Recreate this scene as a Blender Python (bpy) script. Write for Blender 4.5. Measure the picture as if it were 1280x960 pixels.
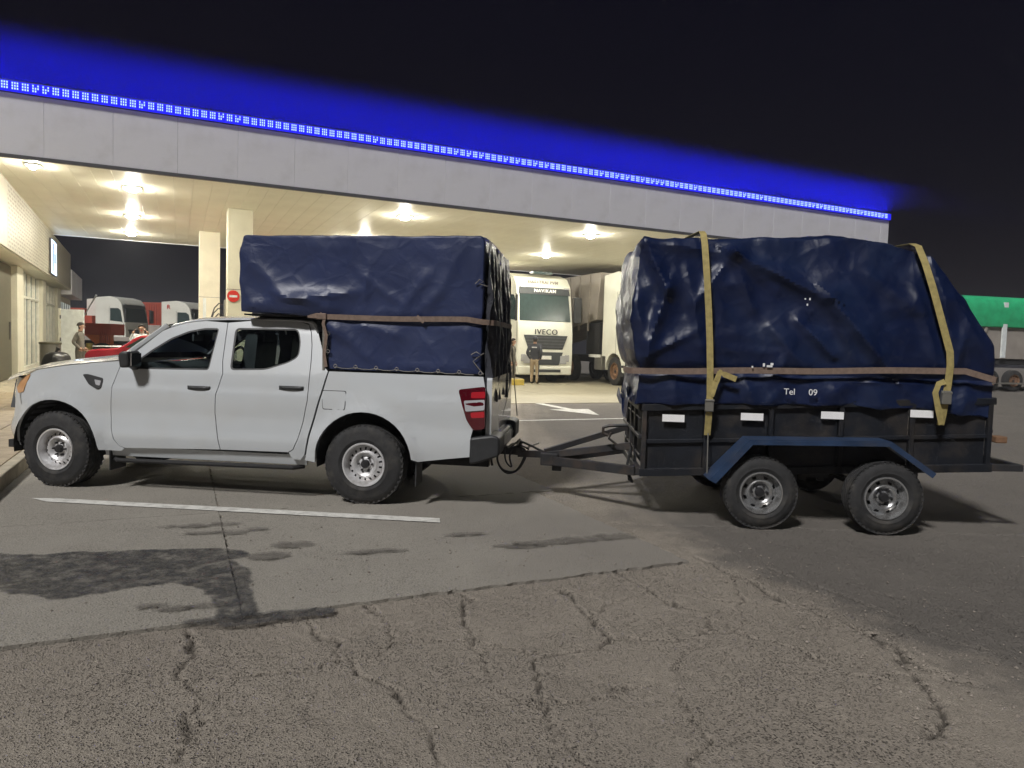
import bpy, bmesh, math, random
import numpy as np
from mathutils import Vector, Matrix, noise
random.seed(7)
R = math.radians
for o in list(bpy.data.objects): bpy.data.objects.remove(o)
scn = bpy.context.scene
COL = scn.collection

# ------------------------------------------------------------------ camera, world, light, exposure
cd = bpy.data.cameras.new('camera'); cam = bpy.data.objects.new('camera', cd); COL.objects.link(cam)
cd.sensor_width = 36.0; cd.lens = 36.0*895.1/1280.0; cd.clip_start = .05; cd.clip_end = 2000
pitch, roll = R(3.25), R(1.75)
Fv = Vector((0, math.cos(pitch), -math.sin(pitch))); Uv = Vector((0, math.sin(pitch), math.cos(pitch))); Rv = Vector((1, 0, 0))
R2 = Rv*math.cos(roll)+Uv*math.sin(roll); U2 = Uv*math.cos(roll)-Rv*math.sin(roll)
M = Matrix((R2, U2, -Fv)).transposed().to_4x4(); M.translation = Vector((0, 0, 1.579))
cam.matrix_world = M
scn.camera = cam
w = bpy.data.worlds.new('World'); scn.world = w; w.use_nodes = True
nt = w.node_tree; bg = nt.nodes['Background']
sky = nt.nodes.new('ShaderNodeTexSky'); sky.sky_type = 'NISHITA'; sky.sun_disc = False
sky.sun_elevation = R(-4); sky.sun_rotation = R(120); sky.air_density = 1.0; sky.dust_density = .3
ad = nt.nodes.new('ShaderNodeMix'); ad.data_type = 'RGBA'; ad.blend_type = 'ADD'; ad.inputs[0].default_value = 1   # twilight remnant plus the navy of a lit-up night sky
nt.links.new(sky.outputs[0], ad.inputs[6]); ad.inputs[7].default_value = (.018, .014, .060, 1)
nt.links.new(ad.outputs[2], bg.inputs[0]); bg.inputs[1].default_value = 0.05
sd = bpy.data.lights.new('fill_sun', 'SUN'); sd.energy = 1.95; sd.angle = R(8); sd.color = (1.0, .98, .96)  # soft night fill standing in for unseen yard lamps
fill_sun = bpy.data.objects.new('fill_sun', sd); COL.objects.link(fill_sun)
fill_sun.rotation_euler = Vector((.36, .56, -.75)).to_track_quat('-Z', 'Y').to_euler()
vs = scn.view_settings; vs.view_transform = 'Standard'; vs.look = 'None'; vs.gamma = 1; vs.exposure = 0.72
scn.render.engine = 'CYCLES'
scn.cycles.volume_bounces = 0; scn.cycles.max_bounces = 5; scn.cycles.transparent_max_bounces = 12

# ------------------------------------------------------------------ frames of the place
AC = R(25); E1 = Vector((math.cos(AC), math.sin(AC), 0)); E2 = Vector((-math.sin(AC), math.cos(AC), 0))
def ST(s, t, z=0): return E1*s+E2*t+Vector((0, 0, z))

# ------------------------------------------------------------------ materials
MATS = {}
def mat(name, col, rough=.6, metal=0, var=.12, scale=6.0, bump=0.0, bscale=60.0, coat=0, emit=None, estr=0, spec=.5, dirt=None, dscale=1.5, dirtamt=.5):
    m = bpy.data.materials.new(name); m.use_nodes = True; t = m.node_tree; N = t.nodes; L = t.links
    p = N['Principled BSDF']
    tc = N.new('ShaderNodeTexCoord')
    p.inputs['Roughness'].default_value = rough; p.inputs['Metallic'].default_value = metal
    p.inputs['Specular IOR Level'].default_value = spec
    if coat: p.inputs['Coat Weight'].default_value = coat; p.inputs['Coat Roughness'].default_value = .04
    if emit: p.inputs['Emission Color'].default_value = (*emit, 1); p.inputs['Emission Strength'].default_value = estr
    nz = N.new('ShaderNodeTexNoise'); nz.inputs['Scale'].default_value = scale; nz.inputs['Detail'].default_value = 6
    L.new(tc.outputs['Object'], nz.inputs['Vector'])
    mr = N.new('ShaderNodeMapRange'); mr.inputs[1].default_value = .3; mr.inputs[2].default_value = .7
    mr.inputs[3].default_value = 1-var; mr.inputs[4].default_value = 1+var
    L.new(nz.outputs['Fac'], mr.inputs[0])
    mx = N.new('ShaderNodeMix'); mx.data_type = 'RGBA'; mx.blend_type = 'MULTIPLY'; mx.inputs[0].default_value = 1
    mx.inputs[6].default_value = (*col, 1); L.new(mr.outputs[0], mx.inputs[7])
    out = mx.outputs[2]
    if dirt:
        n2 = N.new('ShaderNodeTexNoise'); n2.inputs['Scale'].default_value = dscale; n2.inputs['Detail'].default_value = 8; n2.inputs['Roughness'].default_value = .65
        L.new(tc.outputs['Object'], n2.inputs['Vector'])
        r2 = N.new('ShaderNodeMapRange'); r2.inputs[1].default_value = .48; r2.inputs[2].default_value = .72; r2.inputs[4].default_value = dirtamt
        L.new(n2.outputs['Fac'], r2.inputs[0])
        m2 = N.new('ShaderNodeMix'); m2.data_type = 'RGBA'; L.new(r2.outputs[0], m2.inputs[0]); L.new(out, m2.inputs[6]); m2.inputs[7].default_value = (*dirt, 1)
        out = m2.outputs[2]
    L.new(out, p.inputs['Base Color'])
    if bump:
        nb = N.new('ShaderNodeTexNoise'); nb.inputs['Scale'].default_value = bscale; nb.inputs['Detail'].default_value = 5
        L.new(tc.outputs['Object'], nb.inputs['Vector'])
        b = N.new('ShaderNodeBump'); b.inputs['Strength'].default_value = bump; b.inputs['Distance'].default_value = .01
        L.new(nb.outputs['Fac'], b.inputs['Height']); L.new(b.outputs[0], p.inputs['Normal'])
    MATS[name] = m
    return m
def glass(name, tint, gloss=(.9, .95, 1), ior=1.5):
    m = bpy.data.materials.new(name); m.use_nodes = True; t = m.node_tree; N = t.nodes; L = t.links
    N.remove(N['Principled BSDF'])
    tr = N.new('ShaderNodeBsdfTransparent'); tr.inputs[0].default_value = (*tint, 1)
    gl = N.new('ShaderNodeBsdfGlossy'); gl.inputs[0].default_value = (*gloss, 1); gl.inputs['Roughness'].default_value = .02
    fr = N.new('ShaderNodeFresnel'); fr.inputs[0].default_value = ior
    mx = N.new('ShaderNodeMixShader'); L.new(fr.outputs[0], mx.inputs[0]); L.new(tr.outputs[0], mx.inputs[1]); L.new(gl.outputs[0], mx.inputs[2])
    L.new(mx.outputs[0], N['Material Output'].inputs[0]); MATS[name] = m
    return m
def emis(name, col, s):
    m = bpy.data.materials.new(name); m.use_nodes = True; N = m.node_tree.nodes
    N.remove(N['Principled BSDF']); e = N.new('ShaderNodeEmission'); e.inputs[0].default_value = (*col, 1); e.inputs[1].default_value = s
    m.node_tree.links.new(e.outputs[0], N['Material Output'].inputs[0]); MATS[name] = m
    if name in ('led_dot', 'led_face'): m.cycles.emission_sampling = 'NONE'
    return m

mat('paint_white', (.51, .535, .555), .26, 0, .03, 2, coat=.8, dirt=(.45, .42, .37), dscale=2.2, dirtamt=.22)
mat('black_plastic', (.025, .026, .028), .5, 0, .15, 20, bump=.15, bscale=300)
mat('dark_under', (.015, .015, .016), .8, 0, .3, 8)
mat('interior', (.09, .095, .10), .75, 0, .2, 10)
mat('rubber', (.022, .022, .023), .82, 0, .25, 14, bump=.2, bscale=120, dirt=(.10, .09, .075), dscale=6, dirtamt=.45)
mat('steel_rim', (.72, .72, .73), .38, .45, .10, 9, dirt=(.16, .13, .10), dscale=7, dirtamt=.6)
mat('chrome_rim', (.60, .61, .62), .25, .8, .10, 8, dirt=(.10, .08, .06), dscale=8, dirtamt=.75)
mat('hub_dark', (.03, .03, .032), .45, .3)
mat('red_lens', (.075, .004, .009), .12, 0, .05, 3, coat=1)
mat('red_lens_lit', (.12, .006, .012), .15, 0, .05, 3, emit=(1, .04, .05), estr=.13)
mat('clear_lens', (.42, .42, .44), .12, 0, .05, 3, coat=1)
mat('amber_lens', (.55, .30, .14), .15, 0, .1, 6, coat=1)
mat('chrome', (.7, .7, .72), .12, 1, .03)
glass('car_glass', (.64, .72, .72), ior=1.65); glass('truck_glass', (.25, .3, .3)); glass('shop_glass', (.45, .52, .5))
mat('strap_brown', (.19, .135, .105), .75, 0, .18, 30, bump=.3, bscale=400)
mat('strap_yellow', (.36, .29, .11), .7, 0, .2, 25, bump=.3, bscale=400)
mat('rope', (.20, .19, .17), .8); mat('cable', (.03, .03, .032), .55)
mat('trailer_paint', (.007, .009, .014), .55, .1, .35, 5, bump=.2, bscale=90, dirt=(.050, .040, .031), dscale=3.4, dirtamt=.7)
mat('trailer_frame', (.030, .030, .033), .55, .2, .3, 6, bump=.2, bscale=90, dirt=(.11, .075, .05), dscale=4, dirtamt=.6)
mat('fender_blue', (.024, .048, .105), .4, .1, .25, 5, dirt=(.06, .06, .07), dscale=4, dirtamt=.5)
mat('reflector', (.88, .88, .88), .35, 0, .03, 30)
mat('lettering_white', (.8, .8, .8), .6); mat('lettering_dark', (.03, .03, .035), .5)
mat('fascia', (.83, .83, .88), .42, .15, .03, .7, dirt=(.45, .44, .43), dscale=.8, dirtamt=.35)
mat('soffit', (.82, .79, .66), .5, .0, .04, .8, dirt=(.62, .57, .44), dscale=.6, dirtamt=.4)
mat('column', (.70, .67, .54), .5, 0, .05, 1.5, dirt=(.5, .46, .36), dscale=1.4, dirtamt=.4)
mat('sign_band', (.42, .39, .31), .5, .1, .05, 2); mat('trim_dark', (.10, .10, .11), .5)
mat('shop_wall', (.55, .50, .38), .7, 0, .08, 2); mat('shop_frame', (.72, .70, .60), .45); mat('shop_dark', (.11, .10, .065), .5)
mat('paving_tile', (.36, .29, .20), .75, 0, .18, 7, bump=.2, bscale=90); mat('kerb', (.42, .37, .28), .85, 0, .2, 6, bump=.3, bscale=60)
mat('line_paint', (.62, .61, .57), .7, 0, .15, 12, dirt=(.26, .25, .23), dscale=9, dirtamt=.7)
mat('yellow_paint', (.62, .47, .10), .6, 0, .15, 8)
mat('truck_white', (.74, .74, .66), .35, 0, .05, 1.5, coat=.4, dirt=(.5, .46, .36), dscale=1.2, dirtamt=.3)
mat('truck_grey', (.30, .27, .24), .6, 0, .15, 1.5); mat('truck_red', (.36, .06, .035), .5, 0, .15, 2)
mat('truck_orange', (.55, .14, .035), .5, 0, .15, 2); mat('car_red', (.42, .02, .04), .25, 0, .05, 2, coat=1)
mat('visor', (.03, .05, .05), .25); mat('plate', (.75, .75, .72), .5); mat('grille', (.05, .055, .06), .5)
mat('green_tarp', (.03, .42, .18), .45, 0, .2, 2.5, bump=.4, bscale=9); mat('rust', (.20, .11, .06), .8, .1, .3, 10)
mat('skin', (.38, .22, .15), .6); mat('cloth_navy', (.045, .048, .06), .9, 0, .2, 20); mat('cloth_beige', (.42, .33, .22), .9, 0, .15, 20)
mat('cloth_grey', (.14, .13, .11), .9, 0, .2, 20); mat('cloth_white', (.65, .65, .66), .9, 0, .2, 12); mat('hair', (.02, .015, .012), .7); mat('shoe', (.06, .045, .035), .7)
mat('metal_grey', (.30, .29, .26), .4, .6, .1, 5); mat('sign_red', (.62, .04, .03), .45); mat('board_white', (.70, .74, .74), .4)
mat('grit', (.24, .21, .18), .9, 0, .5, 40); mat('black_bag', (.012, .012, .014), .35, 0, .2, 8)
emis('lamp_glow', (1.0, .95, .80), 720); emis('led_dot', (.22, .32, 1.0), 2.0); emis('led_face', (.02, .02, 1.0), .75); emis('added_glow', (.012, .014, 1.0), 9500); emis('sign_light', (.55, .72, 1.0), 3.0)

def tarp_mat(name, col, col2, rough, bscale):
    m = mat(name, col, rough, 0, .14, 2.5, spec=.45, dirt=col2, dscale=2.0, dirtamt=.45)
    t = m.node_tree; N = t.nodes; L = t.links; p = N['Principled BSDF']
    tc = N.new('ShaderNodeTexCoord'); n1 = N.new('ShaderNodeTexNoise'); n1.inputs['Scale'].default_value = bscale; n1.inputs['Detail'].default_value = 7; n1.inputs['Distortion'].default_value = .8
    n1.inputs['Roughness'].default_value = .6
    L.new(tc.outputs['Object'], n1.inputs['Vector'])
    mpn = N.new('ShaderNodeMixRGB'); mpn.blend_type = 'ADD'; mpn.inputs[0].default_value = .12; L.new(tc.outputs['Object'], mpn.inputs[1]); L.new(n1.outputs['Color'], mpn.inputs[2])
    vr = N.new('ShaderNodeTexVoronoi'); vr.feature = 'DISTANCE_TO_EDGE'; vr.inputs['Scale'].default_value = bscale*1.9; L.new(mpn.outputs[0], vr.inputs['Vector'])
    cr = N.new('ShaderNodeMapRange'); cr.inputs[1].default_value = 0; cr.inputs[2].default_value = .16; cr.inputs[3].default_value = 1; cr.inputs[4].default_value = 0; L.new(vr.outputs['Distance'], cr.inputs[0])
    wv = N.new('ShaderNodeTexNoise'); wv.inputs['Scale'].default_value = 260; L.new(tc.outputs['Object'], wv.inputs['Vector'])
    ad = N.new('ShaderNodeMath'); ad.operation = 'MULTIPLY_ADD'; ad.inputs[1].default_value = .08; L.new(wv.outputs['Fac'], ad.inputs[0]); a2 = N.new('ShaderNodeMath'); a2.operation = 'MULTIPLY_ADD'; L.new(cr.outputs[0], a2.inputs[0]); a2.inputs[1].default_value = .22; L.new(n1.outputs['Fac'], a2.inputs[2]); L.new(a2.outputs[0], ad.inputs[2])
    b = N.new('ShaderNodeBump'); b.inputs['Strength'].default_value = .30; b.inputs['Distance'].default_value = .03
    L.new(ad.outputs[0], b.inputs['Height']); L.new(b.outputs[0], p.inputs['Normal'])
    r = N.new('ShaderNodeMapRange'); r.inputs[3].default_value = rough-.1; r.inputs[4].default_value = rough+.16; L.new(n1.outputs['Fac'], r.inputs[0]); L.new(r.outputs[0], p.inputs['Roughness'])
    return m
tarp_mat('tarp_truck', (.020, .031, .090), (.040, .052, .105), .37, 2.6)
tarp_mat('tarp_rear', (.05, .052, .062), (.16, .16, .17), .28, 6.0)
tarp_mat('tarp_trailer', (.004, .010, .042), (.018, .034, .080), .36, 2.6)

# ------------------------------------------------------------------ ground materials
def ground_mat(name, base, base2, pit, rough, pscale, bump, wet=False, crack=False, thin=0, fade=None):
    m = bpy.data.materials.new(name); m.use_nodes = True; t = m.node_tree; N = t.nodes; L = t.links; p = N['Principled BSDF']
    g = N.new('ShaderNodeNewGeometry'); P = g.outputs['Position']
    def nz(s, d=6, r=.55):
        n = N.new('ShaderNodeTexNoise'); n.inputs['Scale'].default_value = s; n.inputs['Detail'].default_value = d; n.inputs['Roughness'].default_value = r; L.new(P, n.inputs['Vector']); return n.outputs['Fac']
    def ramp(x, a, b, c=0., d=1.):
        r = N.new('ShaderNodeMapRange'); r.inputs[1].default_value = a; r.inputs[2].default_value = b; r.inputs[3].default_value = c; r.inputs[4].default_value = d; L.new(x, r.inputs[0]); return r.outputs[0]
    def mix(f, a, b, mode='MIX'):
        x = N.new('ShaderNodeMix'); x.data_type = 'RGBA'; x.blend_type = mode
        if isinstance(f, float): x.inputs[0].default_value = f
        else: L.new(f, x.inputs[0])
        for i, v in ((6, a), (7, b)):
            if isinstance(v, tuple): x.inputs[i].default_value = (*v, 1)
            else: L.new(v, x.inputs[i])
        return x.outputs[2]
    c = mix(ramp(nz(.55, 5), .35, .65), base, base2)
    c = mix(ramp(nz(3.1, 8, .7), .25, .75, .0, .55), c, tuple(v*.62 for v in base))
    c = mix(ramp(nz(.23, 4), .52, .66, 0, .45), c, tuple(v*.55 for v in base2))
    vo = N.new('ShaderNodeTexVoronoi'); vo.inputs['Scale'].default_value = pscale; L.new(P, vo.inputs['Vector'])
    agg = mix(ramp(vo.outputs['Distance'], .1, .7, 0, .45), c, tuple(min(1, v*1.55) for v in base))
    fine = nz(pscale*.62, 3, .7)
    v2 = N.new('ShaderNodeTexVoronoi'); v2.inputs['Scale'].default_value = pscale*.7; v2.inputs['Randomness'].default_value = 1; L.new(P, v2.inputs['Vector'])
    pm = N.new('ShaderNodeMath'); pm.operation = 'MULTIPLY'; L.new(ramp(v2.outputs['Distance'], .50, .24), pm.inputs[0]); pk_ = N.new('ShaderNodeMath'); pk_.operation = 'MULTIPLY'; L.new(ramp(v2.outputs['Color'], .40, .62, 0, pit), pk_.inputs[0]); L.new(ramp(nz(1.1, 6, .65), .36, .62, .25, 1.25), pk_.inputs[1]); L.new(pk_.outputs[0], pm.inputs[1])
    c = mix(ramp(fine, .42, .34, 0, pit*.6), agg, tuple(v*.30 for v in base))
    c = mix(pm.outputs[0], c, tuple(v*.14 for v in base))
    if fade:   # the pour wears into the asphalt towards its end
        dt = N.new('ShaderNodeVectorMath'); dt.operation = 'DOT_PRODUCT'; L.new(P, dt.inputs[0]); dt.inputs[1].default_value = (math.cos(AC), math.sin(AC), 0)
        sm = N.new('ShaderNodeMath'); sm.operation = 'MULTIPLY_ADD'; L.new(nz(1.6, 6), sm.inputs[0]); sm.inputs[1].default_value = 2.2; L.new(dt.outputs['Value'], sm.inputs[2])
        c = mix(ramp(sm.outputs[0], 2.4, 4.2, 0, 1), c, fade)
    if crack:
        zn = N.new('ShaderNodeAttribute'); zn.attribute_name = 'darker_asphalt'; c = mix(ramp(zn.outputs['Fac'], 0, 1, 0, .80), c, (.140, .129, .118))  # colours the ground darker to the right of the long break
        a = N.new('ShaderNodeAttribute'); a.attribute_name = 'crack_shade'; c = mix(ramp(a.outputs['Fac'], .12, .85, 0, .74), c, (.045, .038, .032))  # shade inside the cracks, darkened into the base colour
    L.new(c, p.inputs['Base Color']); p.inputs['Roughness'].default_value = rough; p.inputs['Specular IOR Level'].default_value = .35
    if thin:   # a film that breaks up instead of ending in a clean edge
        tr = N.new('ShaderNodeBsdfTransparent'); ms = N.new('ShaderNodeMixShader'); fa = N.new('ShaderNodeAttribute'); fa.attribute_name = 'film'; sm = N.new('ShaderNodeMath'); sm.operation = 'MULTIPLY_ADD'; L.new(nz(thin, 8, .75), sm.inputs[0]); sm.inputs[1].default_value = 2.6; L.new(fa.outputs['Fac'], sm.inputs[2]); L.new(ramp(sm.outputs[0], 1.80, 2.65, 0, .93), ms.inputs[0]); L.new(tr.outputs[0], ms.inputs[1]); L.new(p.outputs[0], ms.inputs[2]); L.new(ms.outputs[0], N['Material Output'].inputs[0])
    if wet: L.new(ramp(nz(26, 4), .45, .6, .16, .75), p.inputs['Roughness'])
    h = N.new('ShaderNodeMath'); h.operation = 'MULTIPLY_ADD'; L.new(pm.outputs[0], h.inputs[0]); h.inputs[1].default_value = -1.6; L.new(nz(pscale*1.1, 4), h.inputs[2])
    b = N.new('ShaderNodeBump'); b.inputs['Strength'].default_value = bump; b.inputs['Distance'].default_value = .014; L.new(h.outputs[0], b.inputs['Height']); L.new(b.outputs[0], p.inputs['Normal'])
    MATS[name] = m
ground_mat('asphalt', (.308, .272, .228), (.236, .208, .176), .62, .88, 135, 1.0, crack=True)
ground_mat('concrete', (.266, .247, .214), (.218, .202, .176), .45, .80, 95, .5, fade=(.22, .202, .178))
ground_mat('forecourt', (.30, .27, .20), (.24, .22, .17), .25, .55, 95, .3)
ground_mat('wet_tar', (.060, .060, .062), (.042, .042, .045), .4, .4, 70, 1.0, wet=True, thin=8)
ground_mat('damp', (.15, .137, .12), (.13, .118, .103), .5, .6, 80, .5, thin=7)

# ------------------------------------------------------------------ mesh helpers
class MB:
    def __init__(s): s.v = []; s.f = []; s.mi = []; s.cur = 0
    def add(s, vs, fs):
        n = len(s.v); s.v += [tuple(q) for q in vs]; s.f += [tuple(i+n for i in f) for f in fs]; s.mi += [s.cur]*len(fs); return s
    def box(s, a, b, m=None):
        (x0, y0, z0), (x1, y1, z1) = a, b
        vs = [Vector(q) for q in ((x0, y0, z0), (x1, y0, z0), (x1, y1, z0), (x0, y1, z0), (x0, y0, z1), (x1, y0, z1), (x1, y1, z1), (x0, y1, z1))]
        if m: vs = [m @ q for q in vs]
        return s.add(vs, [(0, 3, 2, 1), (4, 5, 6, 7), (0, 1, 5, 4), (1, 2, 6, 5), (2, 3, 7, 6), (3, 0, 4, 7)])
    def bar(s, p, q, wd, h=None, up=(0, 0, 1)):
        p = Vector(p); q = Vector(q); h = h or wd; d = (q-p).normalized(); up = Vector(up)
        if abs(d.dot(up)) > .98: up = Vector((1, 0, 0))
        sx = d.cross(up).normalized(); sy = sx.cross(d)
        vs = [c+sx*i*wd/2+sy*j*h/2 for c in (p, q) for i, j in ((-1, -1), (1, -1), (1, 1), (-1, 1))]
        return s.add(vs, [(3, 2, 1, 0), (4, 5, 6, 7), (0, 1, 5, 4), (1, 2, 6, 5), (2, 3, 7, 6), (3, 0, 4, 7)])
    def tube(s, pts, r, n=8, cap=True):
        pts = [Vector(p) for p in pts]; rs = r if isinstance(r, (list, tuple)) else [r]*len(pts)
        vs = []; fs = []; prev = None
        for i, p in enumerate(pts):
            d = (pts[min(i+1, len(pts)-1)]-pts[max(i-1, 0)]).normalized()
            up = prev if prev else (Vector((0, 0, 1)) if abs(d.z) < .9 else Vector((1, 0, 0)))
            sx = d.cross(up).normalized(); sy = sx.cross(d).normalized(); prev = sy
            for k in range(n):
                a = 2*math.pi*k/n; vs.append(p+(sx*math.cos(a)+sy*math.sin(a))*rs[i])
        for i in range(len(pts)-1):
            for k in range(n):
                a = i*n+k; b = i*n+(k+1) % n; fs.append((a, b, b+n, a+n))
        if cap: fs.append(tuple(range(n-1, -1, -1))); fs.append(tuple((len(pts)-1)*n+k for k in range(n)))
        return s.add(vs, fs)
    def lathe(s, prof, c=(0, 0, 0), axis='y', n=40, close=False):
        vs = []; fs = []; c = Vector(c)
        for r, a in prof:
            for k in range(n):
                t = 2*math.pi*k/n; x, y = r*math.cos(t), r*math.sin(t)
                vs.append(c+(Vector((x, a, y)) if axis == 'y' else Vector((a, x, y)) if axis == 'x' else Vector((x, y, a))))
        m = len(prof)
        for i in range(m if close else m-1):
            j = (i+1) % m
            for k in range(n):
                k2 = (k+1) % n; fs.append((i*n+k, j*n+k, j*n+k2, i*n+k2))
        return s.add(vs, fs)
    def grid(s, fn, nu, nv, closed=False):
        vs = [fn(i/(nu), j/(nv)) for i in range(nu+1) for j in range(nv+1)]
        fs = [(i*(nv+1)+j, (i+1)*(nv+1)+j, (i+1)*(nv+1)+j+1, i*(nv+1)+j+1) for i in range(nu) for j in range(nv)]
        return s.add(vs, fs)
    def prism(s, poly, fn, d0, d1):
        # poly 2d, fn(a,b,d)->3d
        n = len(poly); vs = [fn(a, b, d0) for a, b in poly]+[fn(a, b, d1) for a, b in poly]
        fs = [tuple(range(n-1, -1, -1)), tuple(range(n, 2*n))]+[(i, (i+1) % n, n+(i+1) % n, n+i) for i in range(n)]
        return s.add(vs, fs)
    def build(s, name, m, parent=None, smooth=30, bevel=0, seg=2, fix=True):
        me = bpy.data.meshes.new(name); me.from_pydata(s.v, [], s.f)
        for mm in (m if isinstance(m, (list, tuple)) else [m]): me.materials.append(MATS[mm])
        if any(s.mi): me.polygons.foreach_set('material_index', s.mi)
        return finish(name, me, parent, smooth, bevel, seg, fix)
def finish(name, me, parent=None, smooth=30, bevel=0, seg=2, fix=True):
    if fix:
        bm = bmesh.new(); bm.from_mesh(me); bmesh.ops.recalc_face_normals(bm, faces=bm.faces); bm.to_mesh(me); bm.free()
    if smooth:
        me.shade_smooth()
        me.set_sharp_from_angle(angle=R(smooth))
    o = bpy.data.objects.new(name, me); COL.objects.link(o); o.parent = parent
    if bevel:
        b = o.modifiers.new('bevel', 'BEVEL'); b.width = bevel; b.segments = seg; b.limit_method = 'ANGLE'; b.angle_limit = R(35)
    return o
def empty(name, loc=(0, 0, 0), rz=0):
    o = bpy.data.objects.new(name, None); COL.objects.link(o); o.location = loc; o.rotation_euler = (0, 0, rz); o.empty_display_size = .2; return o
def tag(o, label=None, cat=None, group=None, kind=None):
    if label: o['label'] = label
    if cat: o['category'] = cat
    if group: o['group'] = group
    if kind: o['kind'] = kind
    return o
def copy_tree(o, parent=None):
    c = o.copy(); COL.objects.link(c); c.parent = parent
    for ch in list(o.children): copy_tree(ch, c)
    return c
def smoothline(pts, n=6, closed=False):
    out = []; m = len(pts)
    rng = range(m) if closed else range(m-1)
    for i in rng:
        g = lambda k: Vector((*pts[k % m], 0)) if closed else Vector((*pts[max(0, min(m-1, k))], 0))
        p0, p1, p2, p3 = g(i-1), g(i), g(i+1), g(i+2)
        for k in range(n):
            t = k/n; q = .5*((2*p1)+(-p0+p2)*t+(2*p0-5*p1+4*p2-p3)*t*t+(-p0+3*p1-3*p2+p3)*t**3); out.append((q.x, q.y))
    if not closed: out.append(tuple(pts[-1]))
    return out
def inset(poly, d):
    n = len(poly); A = sum(poly[i][0]*poly[(i+1) % n][1]-poly[(i+1) % n][0]*poly[i][1] for i in range(n)); sg = 1 if A > 0 else -1
    out = []
    for i in range(n):
        a, b, c = Vector(poly[i-1]), Vector(poly[i]), Vector(poly[(i+1) % n])
        d1 = (b-a); d2 = (c-b)
        if d1.length < 1e-6 or d2.length < 1e-6: out.append(tuple(b)); continue
        d1.normalize(); d2.normalize()
        n1 = Vector((-d1.y, d1.x))*sg; n2 = Vector((-d2.y, d2.x))*sg; nn = n1+n2
        if nn.length < 1e-4: nn = n1
        nn.normalize(); k = d/max(.4, nn.dot(n1)); out.append((b.x+nn.x*k, b.y+nn.y*k))
    return out
def rounded(poly, r, seg=4):
    out = []; n = len(poly)
    for i in range(n):
        a, b, c = Vector(poly[i-1]), Vector(poly[i]), Vector(poly[(i+1) % n])
        rr = min(r, (a-b).length*.45, (c-b).length*.45); p = b+(a-b).normalized()*rr; q = b+(c-b).normalized()*rr
        for k in range(seg+1):
            t = k/seg; x = p*(1-t)**2+b*2*t*(1-t)+q*t*t; out.append((x.x, x.y))
    return out
def arc(cx, cz, r, a0, a1, n=14, rz=None):
    return [(cx+r*math.cos(R(a0+(a1-a0)*k/n)), cz+(rz or r)*math.sin(R(a0+(a1-a0)*k/n))) for k in range(n+1)]
def fill2d(poly, holes=(), step=.07):
    from mathutils.geometry import delaunay_2d_cdt
    def inside(x, y, lp):
        r = False
        for i in range(len(lp)):
            (x0, y0), (x1, y1) = lp[i-1], lp[i]
            if (y0 > y) != (y1 > y) and x < (x1-x0)*(y-y0)/(y1-y0)+x0: r = not r
        return r
    V = []; E = []
    for lp in [poly]+list(holes):
        n = len(V); V += [Vector(q) for q in lp]; E += [(n+k, n+(k+1) % len(lp)) for k in range(len(lp))]
    ov, oe, of = delaunay_2d_cdt(V, E, [], 0, 1e-5)[:3]
    bm = bmesh.new(); bv = [bm.verts.new((q.x, 0, q.y)) for q in ov]
    for f in of:
        c = sum((ov[k] for k in f), Vector((0, 0)))/len(f)
        if inside(c.x, c.y, poly) and not any(inside(c.x, c.y, h) for h in holes): bm.faces.new([bv[k] for k in f])
    bmesh.ops.delete(bm, geom=[v for v in bm.verts if not v.link_faces], context='VERTS')
    if step:
        us = [a for a, b in poly]; zs = [b for a, b in poly]
        for ax, lo, hi in ((0, min(us), max(us)), (2, min(zs), max(zs))):
            k = lo+step
            while k < hi-1e-4:
                co = (k, 0, 0) if ax == 0 else (0, 0, k); no = (1, 0, 0) if ax == 0 else (0, 0, 1)
                bmesh.ops.bisect_plane(bm, geom=bm.verts[:]+bm.edges[:]+bm.faces[:], dist=1e-5, plane_co=co, plane_no=no); k += step
    return bm
def panel(name, poly, S, m, parent, holes=(), thick=.02, gap=.004, far=None, step=.07, smooth=32):
    """a curved sheet: outline in (length, height), depth from S; far = width mirrors it to the other side"""
    if gap: poly = inset(poly, gap)
    bm = fill2d(poly, holes, step)
    for v in bm.verts:
        d = S(v.co.x, v.co.z); v.co.y = -d if far is None else -(far-d)
    bmesh.ops.recalc_face_normals(bm, faces=bm.faces)
    s = sum(f.normal.y*f.calc_area() for f in bm.faces)
    if (s < 0) == (far is None): bmesh.ops.reverse_faces(bm, faces=bm.faces)
    if thick: bmesh.ops.solidify(bm, geom=bm.faces[:], thickness=thick)
    me = bpy.data.meshes.new(name); bm.to_mesh(me); bm.free(); me.materials.append(MATS[m])
    return finish(name, me, parent, smooth, fix=False)
def text(name, s, size, m, parent, loc, rot, depth=.004, sx=1.0, shear=0, bold=0, space=1.0):
    cu = bpy.data.curves.new(name, 'FONT'); cu.body = s; cu.size = size; cu.extrude = depth; cu.align_x = 'CENTER'; cu.align_y = 'CENTER'; cu.offset = bold; cu.space_character = space; cu.shear = shear
    o = bpy.data.objects.new(name+'_t', cu); COL.objects.link(o)
    dg = bpy.context.evaluated_depsgraph_get(); me = bpy.data.meshes.new_from_object(o.evaluated_get(dg)); bpy.data.objects.remove(o)
    me.materials.clear(); me.materials.append(MATS[m]); me.name = name
    ob = bpy.data.objects.new(name, me); COL.objects.link(ob); ob.parent = parent; ob.location = loc; ob.rotation_euler = rot; ob.scale = (sx, 1, 1); return ob
def fbm(x, y, z, o=4): return noise.fractal(Vector((x, y, z)), .9, 2.1, o)

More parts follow.
